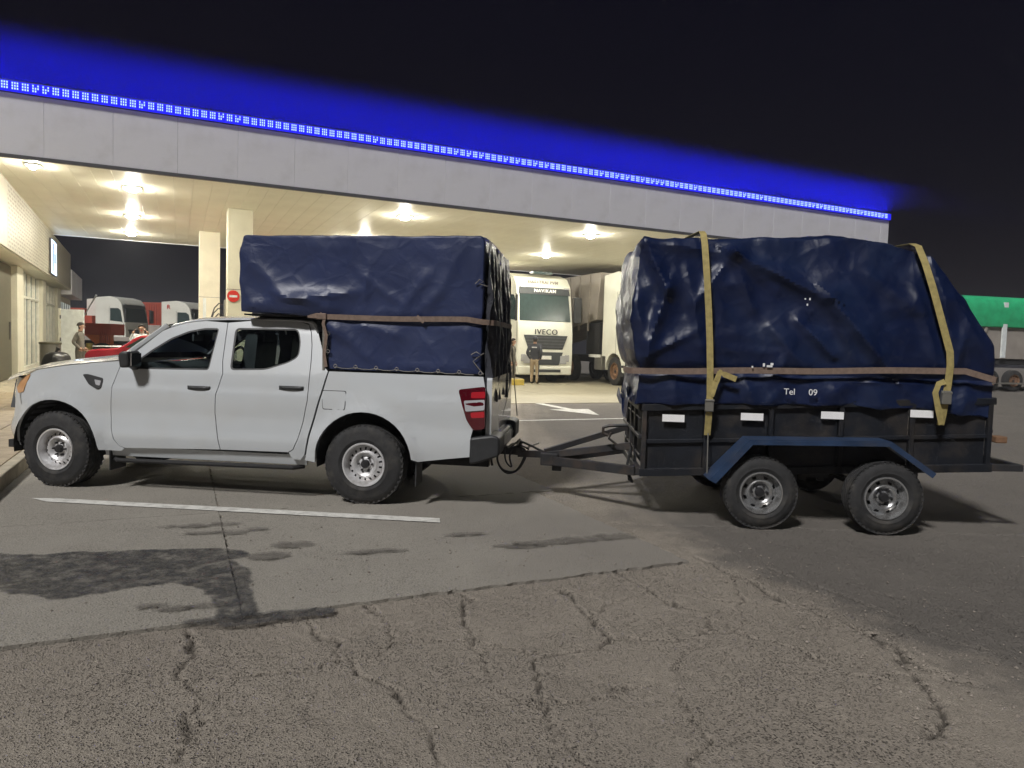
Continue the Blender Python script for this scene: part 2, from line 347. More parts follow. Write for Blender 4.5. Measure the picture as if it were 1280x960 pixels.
# ================================================================== GROUND
def vnoise(x, y, seed=0):
    xi = np.floor(x).astype(np.int64); yi = np.floor(y).astype(np.int64); fx = x-xi; fy = y-yi
    fx = fx*fx*(3-2*fx); fy = fy*fy*(3-2*fy)
    def h(a, b):
        n = (a*374761393+b*668265263+seed*1442695041) & 0x7fffffff; n = (n ^ (n >> 13))*1274126177 & 0x7fffffff; return ((n ^ (n >> 16)) & 0xffff)/65535.0
    return (h(xi, yi)*(1-fx)+h(xi+1, yi)*fx)*(1-fy)+(h(xi, yi+1)*(1-fx)+h(xi+1, yi+1)*fx)*fy
S_K, S_J, S_R, T_J = -1.55, .33, 3.45, 4.17        # kerb line, slab joint, right end of the slabs, first joint
CRACKS = [  # broken lines across the old surface (metres), width
 ([(-1.68, 3.76), (-1.42, 3.20), (-1.24, 2.82), (-1.16, 2.55)], .010),
 ([(-1.12, 3.96), (-.80, 3.52), (-.60, 3.26), (-.40, 2.98), (-.20, 2.62)], .010),
 ([(-.84, 4.20), (-.68, 3.86), (-.54, 3.62), (-.15, 3.74)], .009),
 ([(-.54, 3.62), (-.68, 3.50)], .007),
 ([(-.28, 4.42), (-.20, 4.02), (-.15, 3.74)], .012),
 ([(.38, 4.60), (.50, 4.16), (.60, 3.78), (.22, 3.62), (.16, 3.32), (.17, 3.00)], .011),
 ([(.22, 3.62), (-.15, 3.74)], .006),
 ([(.60, 5.40), (.74, 4.97), (.94, 4.58), (1.22, 4.22), (1.10, 3.9)], .011),
 ([(1.45, 5.38), (1.62, 4.98), (1.82, 4.50), (1.95, 4.18), (2.08, 3.92), (2.14, 3.62), (2.28, 3.42)], .020),
 ([(1.22, 4.62), (1.48, 4.45), (1.62, 4.98)], .008),
 ([(2.08, 3.70), (2.02, 3.42), (1.96, 3.20), (1.92, 3.02), (1.80, 2.92)], .018),
 ([(1.34, 4.0), (1.60, 3.75), (1.75, 3.50)], .009),
 ([(-.16, 3.02), (.30, 3.12), (.80, 3.36), (1.20, 3.5)], .006),
 ([(1.95, 5.2), (2.25, 4.6), (2.42, 4.1), (2.75, 3.5)], .009),
 ([(2.35, 4.9), (2.72, 4.45), (3.05, 3.9)], .006),
 ([(-.15, 3.74), (-.02, 3.2), (.17, 3.0), (.35, 2.6)], .007), ([(.60, 3.78), (1.10, 3.9), (1.34, 4.0), (1.22, 4.22)], .007), ([(.80, 3.36), (.95, 3.62), (1.10, 3.9)], .006), ([(1.20, 3.5), (1.75, 3.50), (2.02, 3.42)], .007), ([(-1.42, 3.20), (-.95, 3.36), (-.68, 3.50)], .006), ([(.75, 2.6), (.85, 3.0), (.80, 3.36)], .006), ([(2.42, 4.1), (2.14, 3.9)], .006), ([(1.48, 4.45), (1.34, 4.0)], .007), ([(.94, 4.58), (.50, 4.16)], .006),
]
def build_ground():
    ax = np.concatenate([-np.geomspace(120, 3.6, 26), np.arange(-3.4, 4.7, .012), np.geomspace(4.9, 120, 24)])
    ay = np.concatenate([-np.geomspace(120, .5, 14), np.array([.6, 1.4, 1.9]), np.concatenate([np.arange(2.2, 4.6, .012), np.arange(4.6, 6.4, .018)]), np.geomspace(6.6, 120, 26)])
    X, Y = np.meshgrid(ax, ay, indexing='ij')
    dense = (X > -3.35) & (X < 4.65) & (Y > 2.25) & (Y < 6.35)
    s = X*math.cos(AC)+Y*math.sin(AC); t = -X*math.sin(AC)+Y*math.cos(AC)
    slab = (s > S_K) & (s < S_R) & (t > T_J)
    Z = np.zeros_like(X)
    rel = -.006*vnoise(X*9, Y*9, 1)-.006*vnoise(X*27, Y*27, 2)-.010*vnoise(X*1.3, Y*1.3, 3)
    jx = (vnoise(X*6, Y*6, 4)-.5)*.10+(vnoise(X*31, Y*31, 14)-.5)*.045; jy = (vnoise(X*6+50, Y*6, 5)-.5)*.10+(vnoise(X*31+9, Y*31, 15)-.5)*.045
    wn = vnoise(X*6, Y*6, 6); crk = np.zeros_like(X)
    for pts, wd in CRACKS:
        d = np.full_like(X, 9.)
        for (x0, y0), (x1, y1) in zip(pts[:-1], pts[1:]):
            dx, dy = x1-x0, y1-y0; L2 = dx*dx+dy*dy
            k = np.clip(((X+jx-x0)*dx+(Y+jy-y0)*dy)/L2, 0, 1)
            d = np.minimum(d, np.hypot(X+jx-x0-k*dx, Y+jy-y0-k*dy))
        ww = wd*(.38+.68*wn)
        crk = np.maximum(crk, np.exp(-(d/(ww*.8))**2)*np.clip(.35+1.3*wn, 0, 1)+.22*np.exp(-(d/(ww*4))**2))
        rel = rel-.030*np.exp(-(d/ww)**2)*(.35+wn)-.006*np.exp(-(d/(ww*6))**2)*wn+.005*np.exp(-((d-ww*4)/(ww*3))**2)
    # rubble band along the long break on the right
    d = np.full_like(X, 9.); pts = CRACKS[8][0]
    for (x0, y0), (x1, y1) in zip(pts[:-1], pts[1:]):
        dx, dy = x1-x0, y1-y0; k = np.clip(((X-x0)*dx+(Y-y0)*dy)/(dx*dx+dy*dy), 0, 1); d = np.minimum(d, np.hypot(X-x0-k*dx, Y-y0-k*dy))
    rel = rel-.022*np.exp(-(d/.09)**2)*(vnoise(X*15, Y*15, 8)-.35)
    Z = np.where(dense, np.where(slab, -.016, rel), 0.)
    Z = np.where(~dense, -.002, Z)
    nx, ny = X.shape
    me = bpy.data.meshes.new('ground'); co = np.stack([X, Y, Z], -1).reshape(-1, 3)
    me.vertices.add(nx*ny); me.vertices.foreach_set('co', co.ravel())
    i, j = np.meshgrid(np.arange(nx-1), np.arange(ny-1), indexing='ij'); a = (i*ny+j).ravel()
    q = np.stack([a, a+ny, a+ny+1, a+1], 1); nf = len(q)
    me.loops.add(nf*4); me.loops.foreach_set('vertex_index', q.ravel()); me.polygons.add(nf); me.polygons.foreach_set('loop_start', np.arange(nf)*4)
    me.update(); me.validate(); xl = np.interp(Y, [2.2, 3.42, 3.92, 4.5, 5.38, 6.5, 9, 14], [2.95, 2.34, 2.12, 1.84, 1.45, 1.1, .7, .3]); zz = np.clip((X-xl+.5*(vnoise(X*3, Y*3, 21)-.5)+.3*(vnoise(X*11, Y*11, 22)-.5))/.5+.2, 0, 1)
    at = me.attributes.new('darker_asphalt', 'FLOAT', 'POINT'); at.data.foreach_set('value', zz.ravel().astype(np.float32)); at = me.attributes.new('crack_shade', 'FLOAT', 'POINT'); at.data.foreach_set('value', np.where(dense, crk, 0).ravel().astype(np.float32)); me.materials.append(MATS['asphalt']); me.shade_smooth()
    o = bpy.data.objects.new('ground', me); COL.objects.link(o); return tag(o, kind='structure')
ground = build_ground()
# loose grit and small stones, thickest along the broken edge
def build_gravel():
    V = []; F = []; rng = random.Random(3); band = CRACKS[8][0]+CRACKS[10][0]
    for k in range(1900):
        if k < 700:
            i = rng.randrange(len(band)-1); (x0, y0), (x1, y1) = band[i], band[i+1]
            if abs(x1-x0) > .5: continue
            f = rng.random(); x = x0+(x1-x0)*f+rng.gauss(0, .2); y = y0+(y1-y0)*f+rng.gauss(0, .2)
        else: x = rng.uniform(-2.6, 4.2); y = rng.uniform(2.4, 5.9)
        s_ = x*math.cos(AC)+y*math.sin(AC); t_ = -x*math.sin(AC)+y*math.cos(AC)
        z = .006 if S_K < s_ < S_R and t_ > T_J else -.010
        r = min(.016, .0035+abs(rng.gauss(0, .0035))); n = len(V); a = rng.random()*6.28
        for dx, dy, dz in ((1, 0, 0), (0, 1, 0), (-1, 0, 0), (0, -1, 0), (0, 0, .8), (0, 0, -.6)):
            q = r*rng.uniform(.6, 1.25); V.append((x+q*(dx*math.cos(a)-dy*math.sin(a)), y+q*(dx*math.sin(a)+dy*math.cos(a)), z+q*dz+r*.3))
        F += [(n, n+1, n+4), (n+1, n+2, n+4), (n+2, n+3, n+4), (n+3, n, n+4), (n+1, n, n+5), (n+2, n+1, n+5), (n+3, n+2, n+5), (n, n+3, n+5)]
    me = bpy.data.meshes.new('gravel'); me.from_pydata(V, [], F); me.materials.append(MATS['grit']); o = bpy.data.objects.new('gravel', me); COL.objects.link(o)
    tag(o, 'loose grit and small stones scattered on the broken asphalt', 'gravel', kind='stuff')
build_gravel()
def slab(name, s0, s1, t0, t1, m, z=.008, thick=.03, jit=.006, parent=None, n=30):
    b = MB(); pts = []
    def edge(p, q):
        for k in range(n):
            f = k/n; pts.append((p[0]+(q[0]-p[0])*f+(random.random()-.5)*jit, p[1]+(q[1]-p[1])*f+(random.random()-.5)*jit))
    g = .007
    edge((s0+g, t0+g), (s1-g, t0+g)); edge((s1-g, t0+g), (s1-g, t1-g)); edge((s1-g, t1-g), (s0+g, t1-g)); edge((s0+g, t1-g), (s0+g, t0+g))
    b.prism(pts, lambda a, c, d: ST(a, c, d), z-thick, z)
    return b.build(name, m, parent, 0)
apron = tag(empty('apron'), kind='structure')
TS = [T_J, 6.75, 9.3, 11.85, 14.4, 16.9]
for k in range(5):
    slab('concrete_slab', S_K, S_J, TS[k], TS[k+1], 'concrete', z=.008-.0015*(k % 2), parent=apron)
    slab('concrete_slab', S_J, S_R+(0, .25, -.1, .3, 0)[k], TS[k], TS[k+1], 'concrete', z=.004+.001*((k+1) % 2), parent=apron, jit=.03, n=60)
fore = tag(empty('forecourt'), kind='structure')
for a in range(8):
    for c in range(4):
        slab('floor_slab', -3.6+a*3.5, -.1+a*3.5, 16.9+c*3.5, 20.4+c*3.5, 'forecourt', z=.010+.001*((a+c) % 2), parent=fore, n=4, jit=.0)
# stains lying on the slabs
def blob(name, pts, m, z, parent, jit=.03, n=5, soft=.05):
    lp = smoothline(pts, n, True); lp = [(x+(random.random()-.5)*jit*.5, y+(random.random()-.5)*jit*.5) for x, y in lp]
    out = inset(lp, -soft); k = len(lp); bm = bmesh.new(); lay = bm.verts.layers.float.new('film')
    vo = [bm.verts.new((x, y, z)) for x, y in out]; vi = [bm.verts.new((x, y, z)) for x, y in lp]
    for v in vi: v[lay] = 1.0
    for i in range(k): bm.faces.new((vo[i], vo[(i+1) % k], vi[(i+1) % k], vi[i]))
    bmesh.ops.triangulate(bm, faces=[bm.faces.new(vi)])
    for f in bm.faces:
        f.normal_update()
        if f.normal.z < 0: f.normal_flip()
    me = bpy.data.meshes.new(name); bm.to_mesh(me); bm.free(); me.materials.append(MATS[m]); o = bpy.data.objects.new(name, me); COL.objects.link(o); o.parent = parent; return o
wet = [(-4.3, 5.3), (-3.48, 4.88), (-3.0, 4.98), (-2.5, 5.10), (-2.10, 5.16), (-1.86, 5.06), (-1.90, 4.90), (-1.74, 4.72), (-1.62, 4.42), (-1.46, 4.06), (-1.40, 3.92), (-1.56, 3.90), (-1.70, 4.12), (-1.86, 4.32), (-2.05, 4.42), (-2.25, 4.36), (-2.45, 4.20), (-2.62, 4.10), (-2.78, 4.16), (-2.95, 4.18), (-3.2, 4.28), (-3.9, 4.5), (-4.5, 4.8)]
blob('wet_patch', wet, 'wet_tar', .0125, apron, .05, 6)
blob('wet_stain', [(-1.74, 3.82), (-1.5, 3.92), (-1.2, 4.02), (-1.02, 4.06), (-1.0, 4.0), (-1.14, 3.93), (-1.34, 3.84), (-1.46, 3.78), (-1.62, 3.78)], 'wet_tar', .0165, apron, .02)
for (x, y, a, c) in ((-2.55, 5.75, .12, .04), (-2.35, 5.85, .10, .04), (-2.2, 5.6, .13, .05), (-2.42, 5.55, .09, .03), (-2.02, 5.72, .08, .03), (-1.62, 5.32, .16, .07), (-1.70, 5.02, .14, .08), (-2.02, 4.02, .07, .03), (-1.88, 3.99, .08, .03), (-1.72, 4.05, .09, .03), (-.98, 5.2, .22, .035), (-2.75, 5.7, .06, .03), (-.35, 5.75, .16, .03)):
    k = .3; blob('stain', [(x+a*math.cos(q*math.pi/4)*math.cos(k)-c*math.sin(q*math.pi/4)*math.sin(k), y+a*math.cos(q*math.pi/4)*math.sin(k)+c*math.sin(q*math.pi/4)*math.cos(k)) for q in range(8)], 'damp', .0205, apron, .025, 3)
for pts in ([(.05, 5.55), (.35, 5.68), (.75, 5.86), (.98, 5.92), (1.05, 5.82), (.8, 5.74), (.5, 5.60), (.2, 5.5)], [(-.1, 5.45), (.1, 5.52), (.3, 5.5), (.1, 5.42)]):
    blob('oil_mark', pts, 'damp', .0165, apron, .05, 5)
b = MB(); b.add([(-4.42, 6.56, .0125), (-4.20, 6.44, .0125), (-.585, 6.12, .0125), (-.605, 6.27, .0125), (-4.20, 6.58, .0125)], [(0, 1, 2, 3, 4)])
o = b.build('painted_line', 'line_paint', None, 0); tag(o, 'worn white painted line on the concrete beside the pickup', 'road marking')
b = MB(); Aq = lambda s, t: ST(s, t, .006)
b.add([Aq(8.58, 15.3), Aq(8.82, 15.3), Aq(8.82, 17.4), Aq(8.58, 17.4)], [(0, 1, 2, 3)]); b.add([Aq(8.7, 13.9), Aq(9.25, 15.3), Aq(8.15, 15.3)], [(0, 1, 2)])
o = b.build('painted_arrow', 'line_paint', None, 0); tag(o, 'white painted arrow on the ground between pickup and trailer', 'road marking')
b = MB(); b.add([Aq(4, 13.1), Aq(14, 13.1), Aq(14, 13.22), Aq(4, 13.22)], [(0, 1, 2, 3)])
o = b.build('painted_line', 'line_paint', None, 0); tag(o, 'thin pale line across the ground behind the trailer drawbar', 'road marking')
# pavement and kerb by the shop
pav = tag(empty('pavement'), kind='structure')
b = MB(); b.prism([(-14, -6), (S_K-.13, -6), (S_K-.13, 31), (-14, 31)], lambda a, c, d: ST(a, c, d), -.02, .125); b.build('bed', 'kerb', pav, 0)
tile = None
for i in range(5):
    for k in range(26):
        if tile is None:
            b = MB(); b.box((-.293, -.293, 0), (.293, .293, .016)); tile = b.build('paving_tile', 'paving_tile', pav, 0, .004, 1); q = tile
        else: q = tile.copy(); COL.objects.link(q)
        q.location = ST(S_K-.13-.30-i*.6, 4.0+k*.6, .126+random.random()*.002); q.rotation_euler = (0, 0, AC)
b = MB(); b.box((-.06, -.496, -.05), (.06, .496, .143)); kb = b.build('kerb_stone', 'kerb', pav, 0, .015)
for k in range(26):
    q = kb if k == 0 else kb.copy()
    if k: COL.objects.link(q)
    q.location = ST(S_K-.065, 2.0+k, random.random()*.004); q.rotation_euler = (0, 0, AC+(random.random()-.5)*.006)

# ================================================================== CANOPY
can = empty('station_canopy', ST(1.5, 21.2), AC); tag(can, 'large white fuel station canopy with blue light strip along its edge', 'canopy')
CL = lambda s, t, z=0: Vector((s-1.5, t-21.2, z))
SA, SB, T0, T1, H = -9.72, 22.15, 17.2, 30.4, 5.0
def instances(proto, locs, parent=None):
    out = []
    for k, l in enumerate(locs):
        q = proto if k == 0 else proto.copy()
        if k: COL.objects.link(q); q.parent = proto.parent
        q.location = l; out.append(q)
    return out
b = MB(); b.box((.002, 0, 0), (1.208, .05, 1.18)); fp = b.build('fascia_panel', 'fascia', can, 0, .003, 1)
instances(fp, [CL(-9.72+1.21*k, T0, H) for k in range(26)])
b = MB(); b.box((.004, 0, 0), (SB-(-9.72+1.21*26)-.004, .05, 1.18)); e = b.build('fascia_panel', 'fascia', can, 0, .006, 1); e.location = CL(-9.72+1.21*26, T0, H)
b = MB(); b.box((0, .004, 0), (.05, 1.206, 1.18)); fp = b.build('side_panel', 'fascia', can, 0, .006, 1); instances(fp, [CL(SB-.052, T0+.06+1.2*k, H) for k in range(11)])
b = MB(); b.box(CL(SA, T0-.025, H-.075), CL(SB, T0+.07, H-.004)); b.build('edge_trim', 'trim_dark', can, 0, .008)
b = MB(); b.box(CL(SA, T1, H-.05), CL(SB, T1+.06, H+1.1)); b.build('rear_fascia', 'fascia', can, 0)
b = MB(); b.box((.0015, 0, 0), (.3985, T1-T0-.08, .03)); sp = b.build('soffit_plank', 'soffit', can, 0, .003, 1)
instances(sp, [CL(SA+.4*k, T0+.075, H-.03+.0008*(k % 2)) for k in range(79)])
b = MB(); b.box(CL(SA, T0+.06, H+.02), CL(SB-.06, T1, H+1.05)); b.build('roof_deck', 'trim_dark', can, 0)
def column(s, t, wd=.64, dp=.66):
    b = MB(); b.box(CL(s-wd/2, t-dp/2, 0), CL(s+wd/2, t+dp/2, H-.03)); c = b.build('column', 'column', can, 0, .02)
    b = MB(); b.box(CL(s-wd/2-.06, t-dp/2-.06, .0), CL(s+wd/2+.06, t+dp/2+.06, .22)); b.build('plinth', 'kerb', c, 0, .02)
    for zz in (1.4, 2.8): b = MB(); b.box(CL(s-wd/2-.004, t-dp/2-.004, zz), CL(s+wd/2+.004, t+dp/2+.004, zz+.012)); b.build('seam', 'trim_dark', c, 0)
for s, t in ((1.5, 21.2), (.92, 26.4), (19.6, 21.2)): column(s, t)
# light strip along the top edge
b = MB(); b.box(CL(SA, T0-.06, H+1.20), CL(SB, T0-.02, H+1.40)); led = b.build('light_strip', 'led_face', can, 0)
b = MB(); b.box(CL(SA, T0-.02, H+1.19), CL(SB, T0+.02, H+1.43)); b.build('back_plate', 'trim_dark', can, 0)
b = MB(); b.box((0, 0, 0), (.150, .008, .17)); b.cur = 1
for i in range(3):
    for j in range(3): b.box((.012+i*.042, -.012, .014+j*.052), (.034+i*.042, 0, .046+j*.052))
lm = b.build('led_module', ['led_face', 'led_dot'], led, 0)
mods = instances(lm, [CL(-5.2+.17*k, T0-.069, H+1.225) for k in range(160)])
b = MB(); b.box((0, 0, 0), (.150, .008, .17)); b.cur = 1
for i in range(3):
    for j in range(3):
        if (i, j) not in ((1, 2), (2, 0), (0, 3)): b.box((.012+i*.042, -.012, .014+j*.052), (.034+i*.042, 0, .046+j*.052))
dim = b.build('led_module', ['led_face', 'led_dot'], led, 0); dim_me = dim.data; bpy.data.objects.remove(dim)
for q in mods:
    if random.random() < .22: q.data = dim_me
    q.location.z += (random.random()-.5)*.006
b = MB(); a0 = CL(SA, T0+.05, H+1.33); a1 = CL(SB-.05, T0+.16, H+1.33); b.add([a0, (a1.x, a0.y, a0.z), a1, (a0.x, a1.y, a0.z)], [(0, 1, 2, 3)]); b.build('added_upward_light', 'added_glow', can, 0)  # added unseen glowing strip, lights the haze above the canopy blue
b = MB(); b.box(CL(SA, T0+.20, H+1.1), CL(SB, T0+.24, H+1.43)); b.box(CL(SB-.04, T0+.02, H+1.1), CL(SB, T0+.2, H+1.43)); b.box(CL(SA, T0+.021, H+1.22), CL(SB-.041, T0+.199, H+1.30)); b.build('added_light_shield', 'trim_dark', can, 0)  # added lips and base keep the unseen glow off other surfaces

def ceiling_lamp(s, t, label, r=.125):
    root = empty('ceiling_light', ST(s, t, H-.03), AC); tag(root, label, 'light', 'lights under the canopy ceiling')
    b = MB(); b.box((-r-.07, -r-.07, -.035), (r+.07, r+.07, 0)); b.build('housing', 'board_white', root, 0, .01)
    b = MB(); b.lathe([(.001, -.10), (r*.7, -.095), (r, -.06), (r, -.036)], axis='z', n=12); b.build('lens', 'lamp_glow', root)
for s, t, l in ((-1.0, 19.3, 'bright ceiling light left of the columns, nearest the canopy edge'), (-1.25, 23.9, 'bright ceiling light left of the columns, second from the canopy edge'), (-1.5, 28.1, 'bright ceiling light left of the columns, farthest from the canopy edge'),
                (5.6, 19.3, 'bright ceiling light above the blue cover of the pickup'), (5.6, 24.0, 'ceiling light behind the top of the pickup cover'), (5.6, 28.4, 'rear ceiling light hidden behind the pickup cover'),
                (11.4, 19.1, 'bright ceiling light between pickup cover and trailer load'), (12.6, 24.3, 'ceiling light in front of the white truck cab'), (11.8, 28.6, 'rear ceiling light above the white truck cab'),
                (17.6, 19.2, 'ceiling light hidden behind the trailer load, near the canopy edge'), (18.6, 23.9, 'ceiling light hidden behind the trailer load, above the second truck')):
    ceiling_lamp(s, t, l)
ceiling_lamp(-2.75, 17.85, 'small faint ceiling light near the left end of the canopy edge', .06)

# ================================================================== SHOP
SO = Vector((-13.64, 19.10, 0)); SD = Vector((-.465, .885, 0)); SN = Vector((.885, .465, 0))
shop = empty('station_shop', SO, math.atan2(SD.y, SD.x)); tag(shop, 'station shop with perforated cream sign band and glass shopfront', 'building')
# local x = along the wall, away from the camera; local -y = outwards towards the forecourt
b = MB(); b.box((-9, .15, .0), (15.5, 6, 4.98)); b.build('wall', 'shop_wall', shop, 0)
b = MB(); b.box((.004, -.55, 3.42), (1.496, -.50, 4.97)); sp = b.build('sign_panel', 'sign_band', shop, 0, .008, 1)
instances(sp, [(-9+1.5*k, 0, 0) for k in range(16)])
hb = MB()
for i in range(14):
    for j in range(15):
        if (i*7+j*3) % 4 < 3: hb.add([(.09+i*.10+.034*math.cos(q*math.pi/3), -.551, 3.5+j*.098+.034*math.sin(q*math.pi/3)) for q in range(6)], [(0, 1, 2, 3, 4, 5)])
hp = tag(hb.build('perforation', 'shop_dark', shop, 0), kind='stuff'); 
for q in instances(hp, [(-3+1.5*k, 0, 0) for k in range(12)]): q['kind'] = 'stuff'
b = MB(); b.box((-9, -.50, 3.40), (15.5, .15, 3.46)); b.build('awning_soffit', 'column', shop, 0); b = MB(); b.box((-9, -.5, 4.9), (15.5, .15, 4.97)); b.build('coping', 'column', shop, 0)
def shopbit(name, x0, x1, y0, y1, z0, z1, m): b = MB(); b.box((x0, y0, z0), (x1, y1, z1)); return b.build(name, m, shop, 0, .006, 1)
for x0, x1 in ((-2.4, -1.9), (2.0, 3.3), (8.3, 9.4), (14.0, 15.5)): shopbit('pilaster', x0, x1, -.12, .148, .15, 3.40, 'column')
d = shopbit('door', -1.8, 1.9, .02, .14, .15, 3.35, 'shop_dark'); b = MB(); b.tube([(1.2, -.03, 1.25), (1.2, -.03, 1.75)], .02); b.build('handle', 'chrome', d)
for x0, x1, n in ((3.4, 8.2, 4), (9.5, 13.9, 4)):
    for k in range(n+1): xx = x0+(x1-x0)*k/n; shopbit('window_post', xx-.05, xx+.05, -.02, .145, .15, 3.38, 'shop_frame')
    shopbit('window_rail', x0+.05, x1-.05, -.01, .14, 2.55, 2.63, 'shop_frame'); shopbit('window_sill', x0+.05, x1-.05, -.03, .14, .15, .35, 'shop_frame')
    for k in range(n):
        for z0, z1 in ((.36, 2.54), (2.64, 3.37)): shopbit('pane', x0+(x1-x0)*k/n+.06, x0+(x1-x0)*(k+1)/n-.06, .06, .07, z0, z1, 'shop_glass')
b = MB(); b.box((15.6, -.55, 3.2), (22.6, 5, 4.35)); b.build('annex_band', 'fascia', shop, 0, .01); b = MB(); b.box((15.6, .0, .1), (22.6, 5, 3.19)); b.build('annex_wall', 'shop_wall', shop, 0)
for k in range(5): shopbit('annex_window', 16.2+k*1.25, 17.1+k*1.25, -.03, -.004, 1.0, 2.9, 'shop_glass')
sg = empty('lit_sign', SO+SD*6.8+Vector((0, 0, 3.45)), math.atan2(SD.y, SD.x)); tag(sg, 'glowing pale blue sign panel on the perforated shop band', 'sign')
b = MB(); b.box((-.95, -.62, .02), (.85, -.56, 1.24)); b.build('case', 'trim_dark', sg, 0, .01); b = MB(); b.box((-.90, -.626, .06), (.80, -.621, 1.20)); b.build('lit_face', 'sign_light', sg, 0)
b = MB(); b.box((-.45, -.632, .15), (-.1, -.627, 1.12)); b.box((.05, -.632, .45), (.35, -.627, .8)); b.box((.5, -.632, .12), (.62, -.627, 1.1)); b.build('symbol', 'lettering_dark', sg, 0)
# fluted metal bin by the shop
bn = empty('litter_bin', (-13.5, 20.9, .14)); tag(bn, 'fluted metal litter bin standing by the shop front', 'bin')
b = MB(); n = 36; pr = []
b.add([Vector(((.26+.008*(k % 2))*math.cos(2*math.pi*k/n), (.26+.008*(k % 2))*math.sin(2*math.pi*k/n), z)) for z in (.04, 1.02) for k in range(n)], [(k, (k+1) % n, n+(k+1) % n, n+k) for k in range(n)]+[tuple(range(n-1, -1, -1))]); b.build('barrel', 'metal_grey', bn)
b = MB(); b.lathe([(.285, 1.0), (.285, 1.06), (.20, 1.07), (.20, 1.0)], axis='z', n=32); b.build('rim', 'shop_dark', bn); b = MB(); b.lathe([(.27, 0), (.27, .05), (.01, .05)], axis='z', n=32); b.build('base', 'shop_dark', bn)
# free-standing white door panel behind the person
pn = empty('white_door_panel', (-14.75, 24.0, .14), R(4)); tag(pn, 'tall white door leaf standing open at the end of the shop', 'door')
b = MB(); b.box((-.37, -.02, 0), (.37, .02, 2.12)); b.build('leaf', 'board_white', pn, 0, .006); b = MB(); b.box((-.45, -.03, 0), (-.38, .03, 2.14)); b.build('frame', 'shop_frame', pn, 0, .005)
for z in (.3, 1.05, 1.8): b = MB(); b.box((-.395, -.04, z), (-.36, -.021, z+.12)); b.build('hinge', 'trim_dark', pn, 0)
b = MB(); b.box((.31, -.035, .85), (.34, -.021, 1.05)); b.tube([(.325, -.04, .97), (.325, -.07, .97), (.24, -.07, .97)], .01); b.build('handle', 'trim_dark', pn)
bgm = empty('rubbish_bag', (-12.95, 20.3, .14)); tag(bgm, 'black plastic sack slumped beside the standing person at the shop', 'bag')
b = MB()
def bagfn(u, v):
    a = u*2*math.pi; p = v*math.pi; r = .30*math.sin(p)**.6*(1+.15*fbm(math.cos(a)*2, math.sin(a)*2, v*3)); return Vector((r*math.cos(a)*1.3, r*math.sin(a), .40-.40*math.cos(p)+.06*math.sin(a*3)*math.sin(p)))
b.grid(bagfn, 28, 18); b.build('sack', 'black_bag', bgm); b = MB(); b.tube([(0, 0, .78), (.02, 0, .84), (.06, .02, .92)], [.05, .03, .07]); b.build('knot', 'black_bag', bgm)
# fuel dispenser between the columns
pd = empty('fuel_dispenser', ST(1.28, 22.4, 0), AC); tag(pd, 'grey fuel dispenser with looped hoses beside the canopy columns', 'fuel pump')
b = MB(); b.box((-.28, -.3, .2), (.28, .3, 1.7)); b.build('cabinet', 'board_white', pd, 0, .02); b = MB(); b.box((-.1, -.18, 1.7), (.16, .18, 2.58)); b.build('hose_mast', 'metal_grey', pd, 0, .015)
b = MB(); b.box((-.5, -.5, 0), (.5, .5, .2)); b.build('island', 'kerb', pd, 0, .02); b = MB(); b.box((-.2, -.306, 1.2), (.2, -.301, 1.55)); b.build('display', 'visor', pd, 0)
b = MB(); b.box((-.66, -.04, .0), (-.58, .04, 2.6)); b.build('white_post', 'board_white', pd, 0)
for k, (x, z) in enumerate(((-.12, 2.45), (-.14, 2.3), (-.13, 2.15), (-.11, 2.0))):
    b = MB(); b.tube([(x, -.05+.04*k, z), (x-.12, -.05+.04*k, z+.02), (x-.24, -.05, z-.12), (x-.34, -.08, z-.45), (x-.3, -.1, z-.9), (x-.16, -.15, 1.1)], .018); b.build('hose', 'cable', pd)
rs = empty('round_sign', ST(1.33, 20.855, 2.62), AC); tag(rs, 'round red prohibition sign on the front canopy column', 'sign')
b = MB(); b.lathe([(.001, -.012), (.155, -.012), (.16, 0), (.001, 0)], n=36); b.build('disc', 'sign_red', rs); b = MB(); b.box((-.10, -.017, -.03), (.10, -.0125, .03)); b.build('bar', 'board_white', rs, 0)
ib = empty('island_block', (.05, 27.2, 0), AC); tag(ib, 'low yellow painted concrete island block by the white truck', 'block')
b = MB(); b.box((-.75, -.3, 0), (.32, .3, .24)); b.build('block', 'yellow_paint', ib, 0, .03); b = MB(); b.box((-.72, -.27, .24), (.29, .27, .255)); b.build('top', 'kerb', ib, 0)

